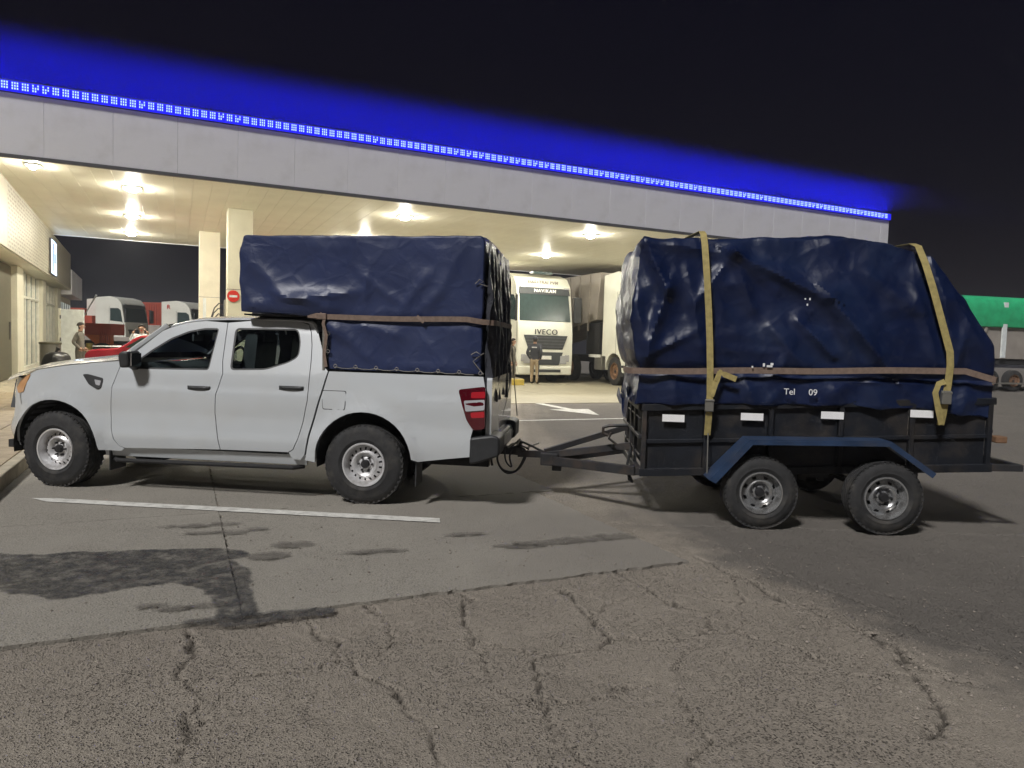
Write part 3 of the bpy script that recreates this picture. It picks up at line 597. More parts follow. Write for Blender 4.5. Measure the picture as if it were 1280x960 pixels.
# ================================================================== WHEELS
def wheel(name, parent, r, wd, rim_r, loc, out=1, holes=18, rim='steel_rim', steer=0, label=None):
    """out=+1: outer face towards +y of the parent"""
    w = empty(name, loc, steer); w.parent = parent
    h = wd/2; k = r-.012
    prof = [(rim_r+.004, -h+.015), (rim_r+.02, -h), (r-.075, -h-.004), (r-.035, -h+.008), (r-.010, -h+.03)]
    for g in (-.62, -.22, .22, .62):
        prof += [(r, h*g-.018), (r, h*g-.007), (k, h*g-.005), (k, h*g+.005), (r, h*g+.007), (r, h*g+.018)]
    prof += [(r-.010, h-.03), (r-.035, h-.008), (r-.075, h+.004), (rim_r+.045, h+.003), (rim_r+.04, h+.006), (rim_r+.02, h), (rim_r+.004, h-.015)]
    b = MB(); b.lathe([(a, c*out) for a, c in prof], n=56); b.build('tyre', 'rubber', w, 35)
    tb = MB()
    for q in range(44):
        a = 2*math.pi*q/44
        for sg in (-1, 1):
            m = Matrix.Rotation(-a, 4, 'Y'); tb.box((r-.03, sg*(h-.030)-.016, -.013), (r-.0005, sg*(h-.030)+.010, .013), m)
    tb.build('tread_block', 'rubber', w, 0)['kind'] = 'stuff'
    o = out; f = h-.012
    b = MB(); b.lathe([(rim_r+.006, f*o), (rim_r+.002, (f+.010)*o), (rim_r-.010, (f+.008)*o), (rim_r-.016, (f-.02)*o), (rim_r-.030, (f-.055)*o), (rim_r-.034, (f-.075)*o)], n=48)
    # disc with true vent openings
    r0, r1 = rim_r*.62, rim_r-.034; z0, z1 = (f-.045)*o, (f-.075)*o; N2 = holes*3
    rr = [r0, r0+(r1-r0)*.22, r0+(r1-r0)*.80, r1]; zz = [z0, z0+(z1-z0)*.2, z0+(z1-z0)*.75, z1]
    vs = [Vector((rr[i]*math.cos(2*math.pi*q/N2), zz[i], rr[i]*math.sin(2*math.pi*q/N2))) for i in range(4) for q in range(N2)]
    fs = [(i*N2+q, (i+1)*N2+q, (i+1)*N2+(q+1) % N2, i*N2+(q+1) % N2) for i in range(3) for q in range(N2) if not (i == 1 and q % 3 == 1)]
    b.add(vs, fs)
    b.lathe([(r0, z0), (r0-.012, z0+.012*o), (r0-.03, z0+.004*o), (rim_r*.36, z0-.028*o), (rim_r*.30, z0-.020*o), (rim_r*.16, z0-.016*o)], n=48)
    rm = b.build('rim', rim, w, 40)
    b = MB(); b.lathe([(rim_r*.99, f*o-.08*o), (rim_r*.95, -h*.7*o), (.01, -h*.7*o)], n=32); b.build('brake_drum', 'dark_under', w)
    b = MB(); b.lathe([(.001, z0+.022*o), (.034, z0+.020*o), (.040, z0+.010*o), (.042, z0-.02*o)], n=20); b.build('hub_cap', 'hub_dark', rm)
    for q in range(6):
        a = 2*math.pi*q/6; b = MB(); c = Vector((.066*math.cos(a), 0, .066*math.sin(a))); b.lathe([(.001, z0+.012*o), (.009, z0+.010*o), (.011, z0-.02*o)], c=c, n=6); b.build('lug_nut', 'hub_dark', rm, 0)
    if label: w['label'] = label
    return w

# ================================================================== PICKUP
W = 1.84
pk = empty('pickup_truck', (-1.393, 6.70, 0), R(180-6.26)); tag(pk, 'white double cab pickup truck hitched to the dark trailer', 'pickup')
FA, RA = 3.165, 0.0
def flare(u, z, c):
    d = math.hypot(u-c, z-.42); return -.035*math.exp(-((d-.475)/.06)**2)*(1 if z > .25 else 0)
def SB_(u, z):   # body side, inward distance from the widest plane
    v = .03+.05*max(0, (.62-z)/.3)**1.6+.035*max(0, (z-1.0)/.25)**1.5+.008*math.exp(-((z-.78)/.10)**2)
    sg_ = lambda x: 1/(1+math.exp(-max(-30, min(30, x))))
    v += .012*sg_((z-(1.035+.012*u*.3))/.010)-.014*sg_((.60-z)/.018)*(1 if .6 < u < 2.6 else 0)
    if u > 3.15: v += .16*((u-3.15)/.6)**2.4
    return v+flare(u, z, FA)+flare(u, z, RA)
def SC(u, z):    # cab side incl. glasshouse
    v = SB_(u, min(z, 1.2))
    if z > 1.2: v += (z-1.2)*.36+.10*max(0, z-1.6)**1.5
    return v
archF = arc(FA, .42, .462, -6, 186, 22); archR = arc(RA, .42, .468, -8, 184, 22)
seamF = [(2.47, 1.33), (2.502, 1.205), (2.552, 1.043), (2.566, .80), (2.556, .62), (2.528, .517), (2.48, .455), (2.42, .432)]
fender_poly = [(2.47, 1.30), (2.78, 1.262), (3.10, 1.222), (3.38, 1.172), (3.50, 1.128), (3.58, 1.085), (3.66, .98), (3.70, .86), (3.73, .70), (3.715, .56), (3.665, .455), (3.632, .44)]+[p for p in archF if p[1] > .40][0:]
fender_poly = fender_poly+[(2.69, .40)]+[(2.46, .40), (2.42, .432)]+seamF[-2:0:-1]
midseam = [(1.472, 1.70), (1.45, 1.32), (1.425, 1.20), (1.478, .99), (1.485, .82), (1.467, .677), (1.425, .462)]
A_edge = [(2.455, 1.345), (2.37, 1.43), (2.28, 1.505), (2.187, 1.573), (2.05, 1.638), (1.913, 1.682), (1.80, 1.702), (1.70, 1.712), (1.472, 1.722)]
fwin = rounded([(2.385, 1.215), (1.575, 1.228), (1.548, 1.64), (1.70, 1.637), (1.86, 1.603), (2.03, 1.528), (2.20, 1.41), (2.33, 1.305)], .03, 3)
rwin = rounded([(1.36, 1.235), (1.382, 1.648), (.735, 1.655), (.690, 1.53), (.688, 1.385), (.78, 1.325), (1.0, 1.25)], .05, 4)
fdoor = [p for p in seamF]+[(1.425, .462)]+midseam[-2::-1]+A_edge[::-1][1:]
rback = [(.637, 1.70), (.60, 1.62), (.575, 1.50), (.560, 1.35), (.553, 1.20), (.556, .98), (.60, .76), (.645, .60), (.69, .50), (.74, .468)]
rdoor = midseam+[(.74, .468)]+rback[-2::-1]+[(.72, 1.728), (.9, 1.732), (1.2, 1.728)]
cpil = rback+[(.70, .40), (.62, .40), (.585, .45), (.540, .657), (.430, 1.04), (.378, 1.26), (.418, 1.30), (.455, 1.44), (.52, 1.60), (.56, 1.70), (.60, 1.735), (.66, 1.74)]
bed = [(.366, 1.262), (.418, 1.04), (.526, .657), (.572, .45), (.58, .40), (.49, .385)]+archR[::-1][1:-1][::1]
bed = [(.366, 1.262), (.418, 1.04), (.526, .657), (.572, .45), (.585, .395), (.468, .385)]+[p for p in archR[::-1] if p[1] > .40][::-1]+[(-.53, .435), (-.80, .475), (-1.02, .505), (-1.03, .70), (-1.045, .76), (-1.14, .775), (-1.15, 1.0), (-1.145, 1.17), (-1.125, 1.262)]
tl_poly = rounded([(-.895, 1.135), (-1.152, 1.172), (-1.158, .778), (-1.05, .762), (-.985, .85)], .03, 3)
bed_in = [p for p in bed]
for far in (None, W):
    nm = {}
    f_ = panel('front_fender', fender_poly, SB_, 'paint_white', pk, far=far, gap=.003)
    panel('vent', rounded([(2.875, 1.145), (2.82, 1.15), (2.655, 1.115), (2.66, 1.03), (2.70, 1.005), (2.80, 1.05)], .02), lambda u, z: SB_(u, z)-.008, 'black_plastic', f_, far=far, gap=0, thick=.012, step=0)
    panel('side_lamp', rounded([(2.74, 1.10), (2.67, 1.09), (2.675, 1.04), (2.72, 1.05)], .01), lambda u, z: SB_(u, z)-.014, 'clear_lens', f_, far=far, gap=0, thick=.006, step=0)
    d1 = panel('front_door', fdoor, SC, 'paint_white', pk, holes=[fwin], far=far, step=.03)
    d2 = panel('rear_door', rdoor, SC, 'paint_white', pk, holes=[rwin], far=far, step=.03)
    for d_, wn, nmn in ((d1, fwin, 'window'), (d2, rwin, 'window')):
        panel(nmn, inset(wn, -.006), lambda u, z: SC(u, z)+.014, 'car_glass', d_, far=far, gap=0, thick=0, step=.1)
        # black seal round the glass
        inner = inset(wn, .014)
        panel('window_seal', wn, lambda u, z: SC(u, z)+.006, 'black_plastic', d_, holes=[inner], far=far, gap=.001, thick=.010, step=0)
    sg = 1 if far is None else -1; Y = (lambda v: -v) if far is None else (lambda v: -(W-v))
    for d_, u0, u1, z in ((d1, 1.770, 1.535, 1.055), (d2, .845, .600, 1.088)):
        v0 = SC((u0+u1)/2, z)
        b = MB(); b.grid(lambda p, q: Vector((u0+(u1-u0)*p, Y(v0-.004-.028*math.sin(math.pi*min(1, max(0, p)))**.5*(.3+.7*math.sin(math.pi*q))), z-.020+.040*q)), 10, 5); b.box((min(u0, u1)+.01, min(Y(v0+.01), Y(v0-.006)), z-.018), (max(u0, u1)-.01, max(Y(v0+.01), Y(v0-.006)), z+.018)); b.build('handle', 'black_plastic', d_)
    panel('cab_corner', cpil, lambda u, z: SC(u, z)+.002, 'paint_white', pk, far=far, gap=.003)
    panel('trim_panel', [q for q in cpil if q[1] > 1.1]+[(.62, 1.12)], lambda u, z: SC(u, z)+.035, 'interior', pk, far=far, gap=.01, thick=0, step=.1)
    for d_, pl_, wn in ((d1, fdoor, fwin), (d2, rdoor, rwin)): panel('door_trim', inset(pl_, .012), lambda u, z: SC(u, z)+.030, 'interior', d_, holes=[inset(wn, -.004)], far=far, gap=0, thick=0, step=.1)
    bs = panel('bed_side', bed, SB_, 'paint_white', pk, far=far, gap=.003)
    if far is None:
        fl = panel('fuel_flap', rounded([(.412, 1.075), (.185, 1.075), (.185, .905), (.40, .905)], .02), lambda u, z: SB_(u, z)-.004, 'paint_white', bs, gap=0, thick=.006, step=.08)
        panel('flap_gap', rounded([(.417, 1.081), (.179, 1.081), (.179, .899), (.405, .899)], .02), lambda u, z: SB_(u, z)-.0015, 'dark_under', bs, gap=0, thick=.002, step=.08)
    tlp = panel('tail_light', tl_poly, lambda u, z: SB_(u, z)-.016, 'red_lens', pk, far=far, gap=0, thick=.03, step=.08)
    panel('reversing_lamp', rounded([(-.955, 1.035), (-1.150, 1.05), (-1.152, .955), (-.975, .935)], .015), lambda u, z: SB_(u, z)-.021, 'clear_lens', tlp, far=far, gap=0, thick=.006, step=0)
    panel('lit_lamp', rounded([(-1.02, 1.115), (-1.150, 1.125), (-1.152, 1.065), (-1.02, 1.06)], .015), lambda u, z: SB_(u, z)-.020, 'red_lens_lit', tlp, far=far, gap=0, thick=.005, step=0)
    panel('lit_lamp', rounded([(-1.02, .925), (-1.150, .94), (-1.152, .885), (-1.03, .875)], .015), lambda u, z: SB_(u, z)-.020, 'red_lens_lit', tlp, far=far, gap=0, thick=.005, step=0)
    panel('headlight', rounded([(3.46, 1.130), (3.575, 1.078), (3.652, .975), (3.63, .925), (3.54, .945)], .02), lambda u, z: SB_(u, z)-.006, 'amber_lens', pk, far=far, gap=0, thick=.02, step=.06)
    # sill and step
    b = MB(); vv = .07; b.prism([(0, 0), (.03, .0), (.06, .10), (.0, .10)], lambda a, c, d: Vector((d, Y(vv+.06-a), .345+c)), .58, 2.66); b.build('sill', 'paint_white', pk)
    b = MB(); b.tube([(.62, Y(.14), .325), (.70, Y(.07), .318), (2.52, Y(.07), .305), (2.6, Y(.14), .31)], .022); b.build('side_step', 'dark_under', pk)
    for u0, nmf in ((2.60, 'mud_flap'), (-.50, 'mud_flap')):
        b = MB(); b.box((u0-.012, min(Y(.06), Y(.30)), .20), (u0+.0, max(Y(.06), Y(.30)), .52)); b.build(nmf, 'black_plastic', pk, 0)
    # wheel-arch liners
    for c in (FA, RA):
        b = MB(); aa = arc(c, .42, .470, -10, 190, 20); n = len(aa)
        b.add([Vector((a, Y(.06), z)) for a, z in aa]+[Vector((a, Y(.42), z)) for a, z in aa], [(i, i+1, n+i+1, n+i) for i in range(n-1)]); b.add([Vector((a, Y(.42), z)) for a, z in aa], [tuple(range(n))]); b.build('arch_liner', 'dark_under', pk)
    # mirror
    b = MB(); v0 = SC(2.38, 1.25)
    mp = rounded([(2.262, 1.235), (2.375, 1.225), (2.395, 1.36), (2.36, 1.395), (2.270, 1.395)], .03, 4)
    b.prism(mp, lambda a, c, d: Vector((2.32+(a-2.32)*(1-.35*max(0, (.10-d)/.22)), Y(v0+d-.21), 1.31+(c-1.31)*(1-.12*max(0, (.05-d)/.1)))), .0, .19)
    mr = b.build('mirror', 'black_plastic', pk, 30, .02, 3); g_ = MB(); g_.box((2.252, min(Y(v0-.19), Y(v0-.04)), 1.25), (2.2615, max(Y(v0-.19), Y(v0-.04)), 1.375)); g_.build('mirror_glass', 'chrome', mr, 0)
    b = MB(); b.bar((2.33, Y(v0-.06), 1.245), (2.34, Y(v0+.02), 1.215), .07, .04); b.build('mirror_arm', 'black_plastic', mr, 0, .01)
# dark inner body behind the skins
b = MB(); bp = [(-1.11, .50), (-1.11, 1.235), (.40, 1.235), (.50, 1.14), (2.45, 1.14), (2.50, 1.20), (3.30, 1.13), (3.50, 1.06), (3.60, .92), (3.62, .60)]
bp = [(-1.11, .52)]+[(-.475, .52)]+[p for p in arc(RA, .42, .474, 12, 168, 16)][::-1]+[(.475, .42), (2.69, .42)]+[p for p in arc(FA, .42, .470, 6, 174, 16)][::-1]+[(3.62, .50), (3.60, .92), (3.48, 1.06), (3.30, 1.13), (2.50, 1.20), (2.45, 1.14), (.50, 1.14), (.40, 1.225), (-1.11, 1.225)]
b.prism(bp, lambda a, c, d: Vector((a, -d, c)), .17, W-.17); b.build('inner_body', 'interior', pk, 0)
b = MB()
for v in (.45, W-.45): b.box((-1.15, -v-.05, .36), (3.6, -v+.05, .50))
b.box((.9, -1.3, .30), (2.3, -.55, .42)); b.build('chassis', 'dark_under', pk, 0)
b = MB(); b.tube([(0, -.12, .38), (0, -W+.12, .38)], .05, 10); b.lathe([(.02, -.15), (.15, -.08), (.17, 0), (.15, .08), (.02, .15)], c=(0, -W/2, .38), n=20); b.tube([(FA, -.15, .38), (FA, -W+.15, .38)], .035, 8); b.build('axle', 'dark_under', pk)
b = MB(); b.tube([(1.6, -1.35, .33), (.5, -1.38, .33), (.1, -1.4, .48), (-.5, -1.42, .36), (-1.1, -1.42, .34)], .035); b.lathe([(.03, -.35), (.09, -.3), (.09, .3), (.03, .35)], c=(.9, -1.36, .33), axis='x', n=14); b.build('exhaust', 'dark_under', pk)
# hood, nose
def hoodfn(p, q):
    u = 2.45+1.25*p; v = .075+(W-.15)*q; yn = abs(2*q-1)
    edge = np.interp(u, [2.45, 2.78, 3.10, 3.38, 3.50, 3.60, 3.70], [1.305, 1.268, 1.228, 1.178, 1.135, 1.09, 1.05])
    uu = u+.30*p*p*(1-yn**2.5); return Vector((uu, -v, edge+.065*(1-yn**4)*(1-.3*p)+.012*math.exp(-((yn-.55)/.12)**2)))
b = MB(); b.grid(hoodfn, 16, 24); b.build('hood', 'paint_white', pk, 50)
def nosefn(z0, z1, bulge, back=0):
    def fn(p, q):
        v = .10+(W-.20)*q; yn = abs(2*q-1); z = z0+(z1-z0)*p
        u = 4.00-back-.40*yn**3.2-.04*abs(p-.5)+bulge*math.sin(math.pi*p); return Vector((u, -v, z))
    return fn
b = MB(); b.grid(nosefn(.40, .72, .04), 8, 28); b.build('front_bumper', 'paint_white', pk, 50)
b = MB(); b.grid(nosefn(.72, 1.08, .02, .03), 6, 28); b.build('grille_surround', 'paint_white', pk, 50)
b = MB(); b.prism([(-.5, .74), (.5, .74), (.42, 1.04), (-.42, 1.04)], lambda a, c, d: Vector((d, -W/2+a, c)), 3.93, 3.985); gr = b.build('grille', 'grille', pk, 0, .01)
for k in range(4): b = MB(); b.box((3.985, -W/2-.42, .78+k*.065), (4.0, -W/2+.42, .80+k*.065)); b.build('bar', 'chrome', gr, 0)
b = MB(); b.box((3.2, -W+.3, .34), (3.9, -.3, .42)); b.build('skid_plate', 'dark_under', pk, 0)
# roof: thin crowned sheet joining both cab sides
def rooffn(p, q):
    pts = A_edge[::-1]; us = [.52, .60, .72, .9, 1.2, 1.472, 1.70, 1.80, 1.913, 2.05]; zs = [1.61, 1.72, 1.737, 1.741, 1.739, 1.733, 1.722, 1.712, 1.692, 1.648]
    u = .53+(2.06-.53)*p; z = float(np.interp(u, us, zs)); v0 = SC(u, z)-.004; v = v0+(W-2*v0)*q; yn = abs(2*q-1)
    return Vector((u+.10*p**4*(1-yn**2), -v, z+.050*(1-yn**3)-.0))
b = MB(); b.grid(rooffn, 24, 24); o = b.build('roof', 'paint_white', pk, 60); sm = o.modifiers.new('s', 'SOLIDIFY'); sm.thickness = .012
b = MB(); b.grid(lambda p, q: rooffn(.03+.94*p, .03+.94*q)-Vector((0, 0, .03)), 12, 12); b.build('headliner', 'interior', pk, 60)
def wsfn(p, q):
    u = 2.10+(2.56-2.10)*p; z = 1.665+(1.285-1.665)*p; v0 = SC(min(2.45, u), z)+.03; v = v0+(W-2*v0)*q; yn = abs(2*q-1); return Vector((u+.13*(1-yn**2), -v, z+.02*(1-yn**2)))
b = MB(); b.grid(wsfn, 8, 16); b.build('windscreen', 'car_glass', pk, 60)
b = MB(); b.add([(.50, -.34, 1.58), (.50, -W+.34, 1.58), (.42, -W+.22, 1.22), (.42, -.22, 1.22)], [(0, 1, 2, 3)]); b.build('rear_window', 'car_glass', pk, 0)
for sgn in (0, 1):
    yy = (lambda v: -v) if not sgn else (lambda v: -(W-v))
    b = MB(); b.bar((2.10, yy(.25), 1.655), (2.52, yy(.10), 1.30), .06, .05); b.build('windscreen_pillar', 'paint_white', pk, 0, .01)
# interior
for yy in (-.50, -1.34):
    for u0 in (1.35, .70):
        b = MB(); b.prism(rounded([(0, 0), (.16, 0), (.06, .62), (-.06, .62)], .05), lambda a, c, d: Vector((u0+a-.12, d, .98+c)), yy-.23, yy+.23); st = b.build('seat', 'interior', pk, 30)
        b = MB(); b.prism(rounded([(-.04, .0), (.06, .0), (.05, .17), (-.04, .17)], .03), lambda a, c, d: Vector((u0+a-.16, d, 1.57+c-.05)), yy-.12, yy+.12); b.build('headrest', 'interior', st, 30)
b = MB(); b.prism(rounded([(2.05, 1.05), (2.55, 1.05), (2.50, 1.27), (2.2, 1.29), (2.08, 1.22)], .04), lambda a, c, d: Vector((a, -d, c)), .14, W-.14); b.build('dashboard', 'interior', pk)
b = MB()
cx = Vector((1.93, -1.34, 1.26)); ring = [cx+Vector((.08*math.sin(a)*-.35, .185*math.cos(a), .18*math.sin(a))) for a in [2*math.pi*k/24 for k in range(25)]]; b.tube(ring, .016, 8); b.bar(cx+Vector((0, -.17, 0)), cx+Vector((0, .17, 0)), .05, .03); b.tube([cx, cx+Vector((.25, 0, -.08))], .03); b.build('steering_wheel', 'interior', pk)
b = MB(); b.box((2.16, -W/2-.1, 1.50), (2.18, -W/2+.1, 1.57)); b.tube([(2.17, -W/2, 1.57), (2.2, -W/2, 1.66)], .008); b.build('rear_view_mirror', 'interior', pk, 0)
# tailgate, bumper, hitch
tg = panel('tailgate', rounded([(.10, .66), (W-.10, .66), (W-.10, 1.25), (.10, 1.25)], .03), lambda u, z: 0, 'paint_white', pk, gap=0, thick=.05, step=0)
tg.rotation_euler = (0, 0, R(-90)); tg.location = (-1.155, 0, 0)
b = MB(); b.box((.75, .001, 1.0), (1.09, .022, 1.09)); b.build('handle', 'black_plastic', tg, 0, .01)
text('lettering', 'N A V A R A', .085, 'trim_dark', tg, (W/2, .003, .80), (R(90), 0, R(180)), .002, 1.6)
b = MB(); pr = rounded([(-1.02, .44), (-1.02, .69), (-1.24, .725), (-1.30, .70), (-1.30, .53), (-1.10, .455)], .03)
b.prism(pr, lambda a, c, d: Vector((a, -d, c)), .015, .40); b.prism(pr, lambda a, c, d: Vector((a, -d, c)), W-.40, W-.015); b.prism([(-1.12, .50), (-1.12, .66), (-1.25, .68), (-1.28, .60), (-1.26, .50)], lambda a, c, d: Vector((a, -d, c)), .401, W-.401)
rb = b.build('rear_bumper', 'black_plastic', pk, 30, .02)
for v in (.55, .62, .69): b = MB(); b.box((-1.292, -v-.012, .57), (-1.283, -v+.012, .67)); b.build('tread_strip', 'plate', rb, 0)
b = MB(); b.box((-1.29, -1.10, .55), (-1.281, -.74, .66)); b.build('number_plate', 'plate', rb, 0)
b = MB(); b.box((-1.36, -W/2-.05, .42), (-1.0, -W/2+.05, .50)); b.tube([(-1.40, -W/2, .46), (-1.40, -W/2, .52)], .022); b.lathe([(.001, -.03), (.028, -.02), (.034, 0), (.028, .02), (.001, .03)], c=(-1.40, -W/2, .545), axis='z', n=16); b.bar((-1.3, -W/2, .45), (-1.45, -W/2, .45), .08, .03); b.build('tow_ball', 'trailer_frame', pk)
wheel('front_wheel', pk, .383, .25, .205, (FA, -.165, .383), 1, steer=R(-5)); wheel('front_wheel', pk, .383, .25, .205, (FA, -W+.165, .383), -1, steer=R(-5))
wheel('rear_wheel', pk, .383, .25, .205, (RA, -.165, .383), 1); wheel('rear_wheel', pk, .383, .25, .205, (RA, -W+.165, .383), -1)

# ================================================================== TARPS
def segd(u, z, s):
    u0, z0, u1, z1 = s[:4]; du, dz = u1-u0, z1-z0; L2 = du*du+dz*dz; k = ((u-u0)*du+(z-z0)*dz)/L2; kc = min(1, max(0, k))
    dd = math.hypot(u-u0-kc*du, z-z0-kc*dz); sd_ = ((u-u0)*dz-(z-z0)*du)/math.sqrt(L2); return dd, kc, sd_
def folds(u, z, F):
    h = 0
    for s in F:
        d, k, sd_ = segd(u, z, s); wd = s[4]*(1.0 if sd_ > 0 else s[6] if len(s) > 6 else 1.0); h += s[5]*math.exp(-(math.sqrt(d*d+.0007)-.026)/wd)*(1-.35*abs(2*k-1))
    return h
def tarp_block(name, poly, v0, v1, m, parent, disp, shape=None, bev=.05, step=.03):
    bm = bmesh.new(); n = len(poly)
    a = [bm.verts.new((u, -v0, z)) for u, z in poly]; c = [bm.verts.new((u, -v1, z)) for u, z in poly]
    bm.faces.new(a); bm.faces.new(c[::-1])
    for i in range(n): bm.faces.new((a[i], c[i], c[(i+1) % n], a[(i+1) % n]))
    bmesh.ops.recalc_face_normals(bm, faces=bm.faces)
    sharp = [e for e in bm.edges if e.calc_face_angle(0) > R(28)]
    bmesh.ops.bevel(bm, geom=sharp, offset=bev, segments=3, affect='EDGES', profile=.5)
    us = [p[0] for p in poly]; zs = [p[1] for p in poly]
    for ax, lo, hi, st in ((0, min(us), max(us), step), (2, min(zs), max(zs), step), (1, -v1, -v0, step*2)):
        k = lo+st*.5
        while k < hi:
            co = [0, 0, 0]; co[ax] = k; no = [0, 0, 0]; no[ax] = 1
            bmesh.ops.bisect_plane(bm, geom=bm.verts[:]+bm.edges[:]+bm.faces[:], dist=1e-5, plane_co=co, plane_no=no); k += st
    bmesh.ops.triangulate(bm, faces=[f for f in bm.faces if len(f.verts) > 4])
    if shape:
        for v in bm.verts: v.co = shape(v.co)
    bm.normal_update()
    mv = [(v, v.normal.copy()*disp(v.co, v.normal)) for v in bm.verts]
    for v, d in mv: v.co += d
    me = bpy.data.meshes.new(name); bm.to_mesh(me); bm.free(); me.materials.append(MATS[m]); return finish(name, me, parent, 24, fix=False)
def ribbon(b, pts, wd, side, th=.004):
    """flat webbing through pts; side(i) = direction of its width"""
    pts = [Vector(p) for p in pts]; n = len(pts); vs = []
    for i, p in enumerate(pts):
        t = (pts[min(i+1, n-1)]-pts[max(0, i-1)]).normalized(); sdv = Vector(side(i) if callable(side) else side); sdv = (sdv-t*sdv.dot(t)).normalized(); nn = t.cross(sdv)
        for a, c in ((-1, -1), (1, -1), (1, 1), (-1, 1)): vs.append(p+sdv*a*wd/2+nn*c*th/2)
    fs = [(0, 3, 2, 1), tuple(4*(n-1)+k for k in range(4))]+[(4*i+k, 4*i+(k+1) % 4, 4*i+4+(k+1) % 4, 4*i+4+k) for i in range(n-1) for k in range(4)]
    return b.add(vs, fs)

# ---- cover on the pickup bed
tc = empty('tarpaulin_cover', (-1.393, 6.70, 0), R(180-6.26)); tc['label'] = 'tall navy tarpaulin cover over the pickup bed and part of the cab roof'; tc['category'] = 'tarpaulin'
cv = [(-1.10, 1.268), (.405, 1.268), (.435, 1.77), (1.285, 1.795), (1.30, 2.40), (1.262, 2.575), (-1.06, 2.60), (-1.10, 2.55)]
FT = [(1.20, 2.30, .75, 1.92, .06, .020), (.95, 2.0, .35, 1.86, .05, .026, .5), (1.1, 1.90, .40, 1.98, .035, .018), (.70, 1.95, .10, 2.02, .04, .022), (.1, 2.2, -.25, 1.95, .03, .014, .4), (.0, 2.3, .05, 1.85, .022, .012),
      (-.55, 2.2, -.30, 1.84, .05, .018, .5), (-.70, 2.05, -.45, 1.82, .03, .014), (-.9, 2.45, -.6, 1.9, .06, .012), (.40, 1.70, .25, 1.55, .04, .022, .4), (.30, 1.68, .0, 1.40, .06, .018, .5), (.05, 1.70, -.3, 1.62, .04, .02), (-.55, 1.60, -.75, 1.35, .05, .012), (-.2, 1.35, -.9, 1.33, .03, .008),
      (1.22, 1.86, .45, 1.83, .03, .014), (1.27, 2.1, 1.15, 1.85, .03, .018), (.9, 2.45, -.8, 2.42, .10, .008), (-.95, 1.70, -1.02, 1.35, .03, .012)]
def crumple(x, y, z):
    d = noise.voronoi(Vector((x, y, z)))[0]; return min(d[1]-d[0], .6)
def dT(co, n):
    h = -.014*crumple(co.x*1.9-.5*co.z+3, co.y*1.4, co.z*1.6)-.005*crumple(co.x*5, co.y*4, co.z*3.4+9)+-.012*abs(fbm(co.x*1.6+2, co.y*1.6, co.z*2.4, 2))-.004*abs(fbm(co.x*4.2, co.y*3, co.z*5+7, 2))+.005*fbm(co.x*2.2, co.y*2, co.z*2.6)+.0015*fbm(co.x*7+9, co.y*6, co.z*7)
    if abs(n.y) > .6: h += 1.5*folds(co.x, co.z, FT)*(1 if co.y > -.8 else .7)
    if co.z < 1.80 and co.z > 1.72: h -= .006
    return h
def shT(c):
    if c.z > 2.3: c.z += .055*(1-((c.y+.935)/.82)**2)*min(1, (c.z-2.3)/.2)-.03
    return c
cover = tarp_block('sheet', cv, .115, 1.755, 'tarp_truck', tc, dT, shT, .022, .03)
b = MB()
def flapfn(p, q):
    v = .125+1.62*q; z = 2.52-1.50*p-.10*q*0; k = min(1, p*3)
    u = -1.135-.030*math.sin(v*21+1.5*math.sin(p*3)+fbm(v*3, p*2, 1)*2.5)*k-.020*math.sin(v*43+p*4)*k-.04*p-.02*fbm(v*6, p*3, 4)
    return Vector((u, -v, z+.03*math.sin(v*9)*(1 if p > .9 else 0)))
b.grid(flapfn, 60, 90); b.build('rear_flap', 'tarp_rear', tc, 60)
for k in range(3): b = MB(); v = .40+.45*k; b.add([(-1.150, -v, 2.44), (-1.150, -v-.05, 2.37), (-1.150, -v+.05, 2.37), (-1.162, -v, 2.39)], [(0, 1, 3), (0, 3, 2), (1, 2, 3)]); b.build('vent_flap', 'tarp_truck', tc, 0)
eye = None
def torus(r, t, n=14, m=6):
    return [(r+t*math.cos(2*math.pi*k/m), t*math.sin(2*math.pi*k/m)) for k in range(m)]
for k in range(8):
    if eye is None: b = MB(); b.lathe(torus(.016, .005), n=16, close=True); eye = b.build('eyelet', 'chrome', tc); q = eye
    else: q = eye.copy(); COL.objects.link(q)
    q.location = (.31-k*.20, -.098, 1.312-.003*k)
for z in (1.45, 1.62): q = eye.copy(); COL.objects.link(q); q.location = (.385, -.098, z)
b = MB(); pts = []
for k in range(7): u = .31-k*.20; pts += [(u, -.092, 1.306-.003*k), (u-.07, -.088, 1.292-.003*k), (u-.14, -.088, 1.292-.003*k)]
b.tube(pts, .004, 5); b.build('lacing_cord', 'rope', tc)
b = MB(); b.tube([(-1.02, -.10, 2.12), (-1.06, -.09, 2.16), (-1.10, -.10, 2.14), (-1.06, -.09, 2.12), (-1.13, -.12, 2.10)], .005, 5); b.tube([(-1.0, -.09, 1.46), (-1.05, -.075, 1.49), (-1.10, -.08, 1.46), (-1.05, -.075, 1.43), (-1.12, -.11, 1.48), (-1.02, -.09, 1.40), (-1.12, -.1, 1.28)], .005, 5); b.build('tie_cord', 'rope', tc)
b = MB(); b.box((-1.06, -1.72, 1.235), (.42, -.14, 1.275)); b.build('base_board', 'dark_under', tc, 0)
b = MB(); b.box((.46, -1.70, 1.775), (1.26, -.16, 1.79)); b.build('front_board', 'dark_under', tc, 0)
b = MB(); b.bar((.425, -.10, 1.27), (.43, -.10, 1.80), .022); b.build('frame_post', 'metal_grey', tc, 0)
for v in (.5, 1.35): b = MB(); b.box((.9, -v-.03, 1.735), (1.0, -v+.03, 1.778)); b.build('roof_pad', 'rubber', tc, 0)
st = empty('cargo_strap', tc.location, tc.rotation_euler.z); tag(st, 'brown webbing strap round the middle of the pickup cover', 'strap')
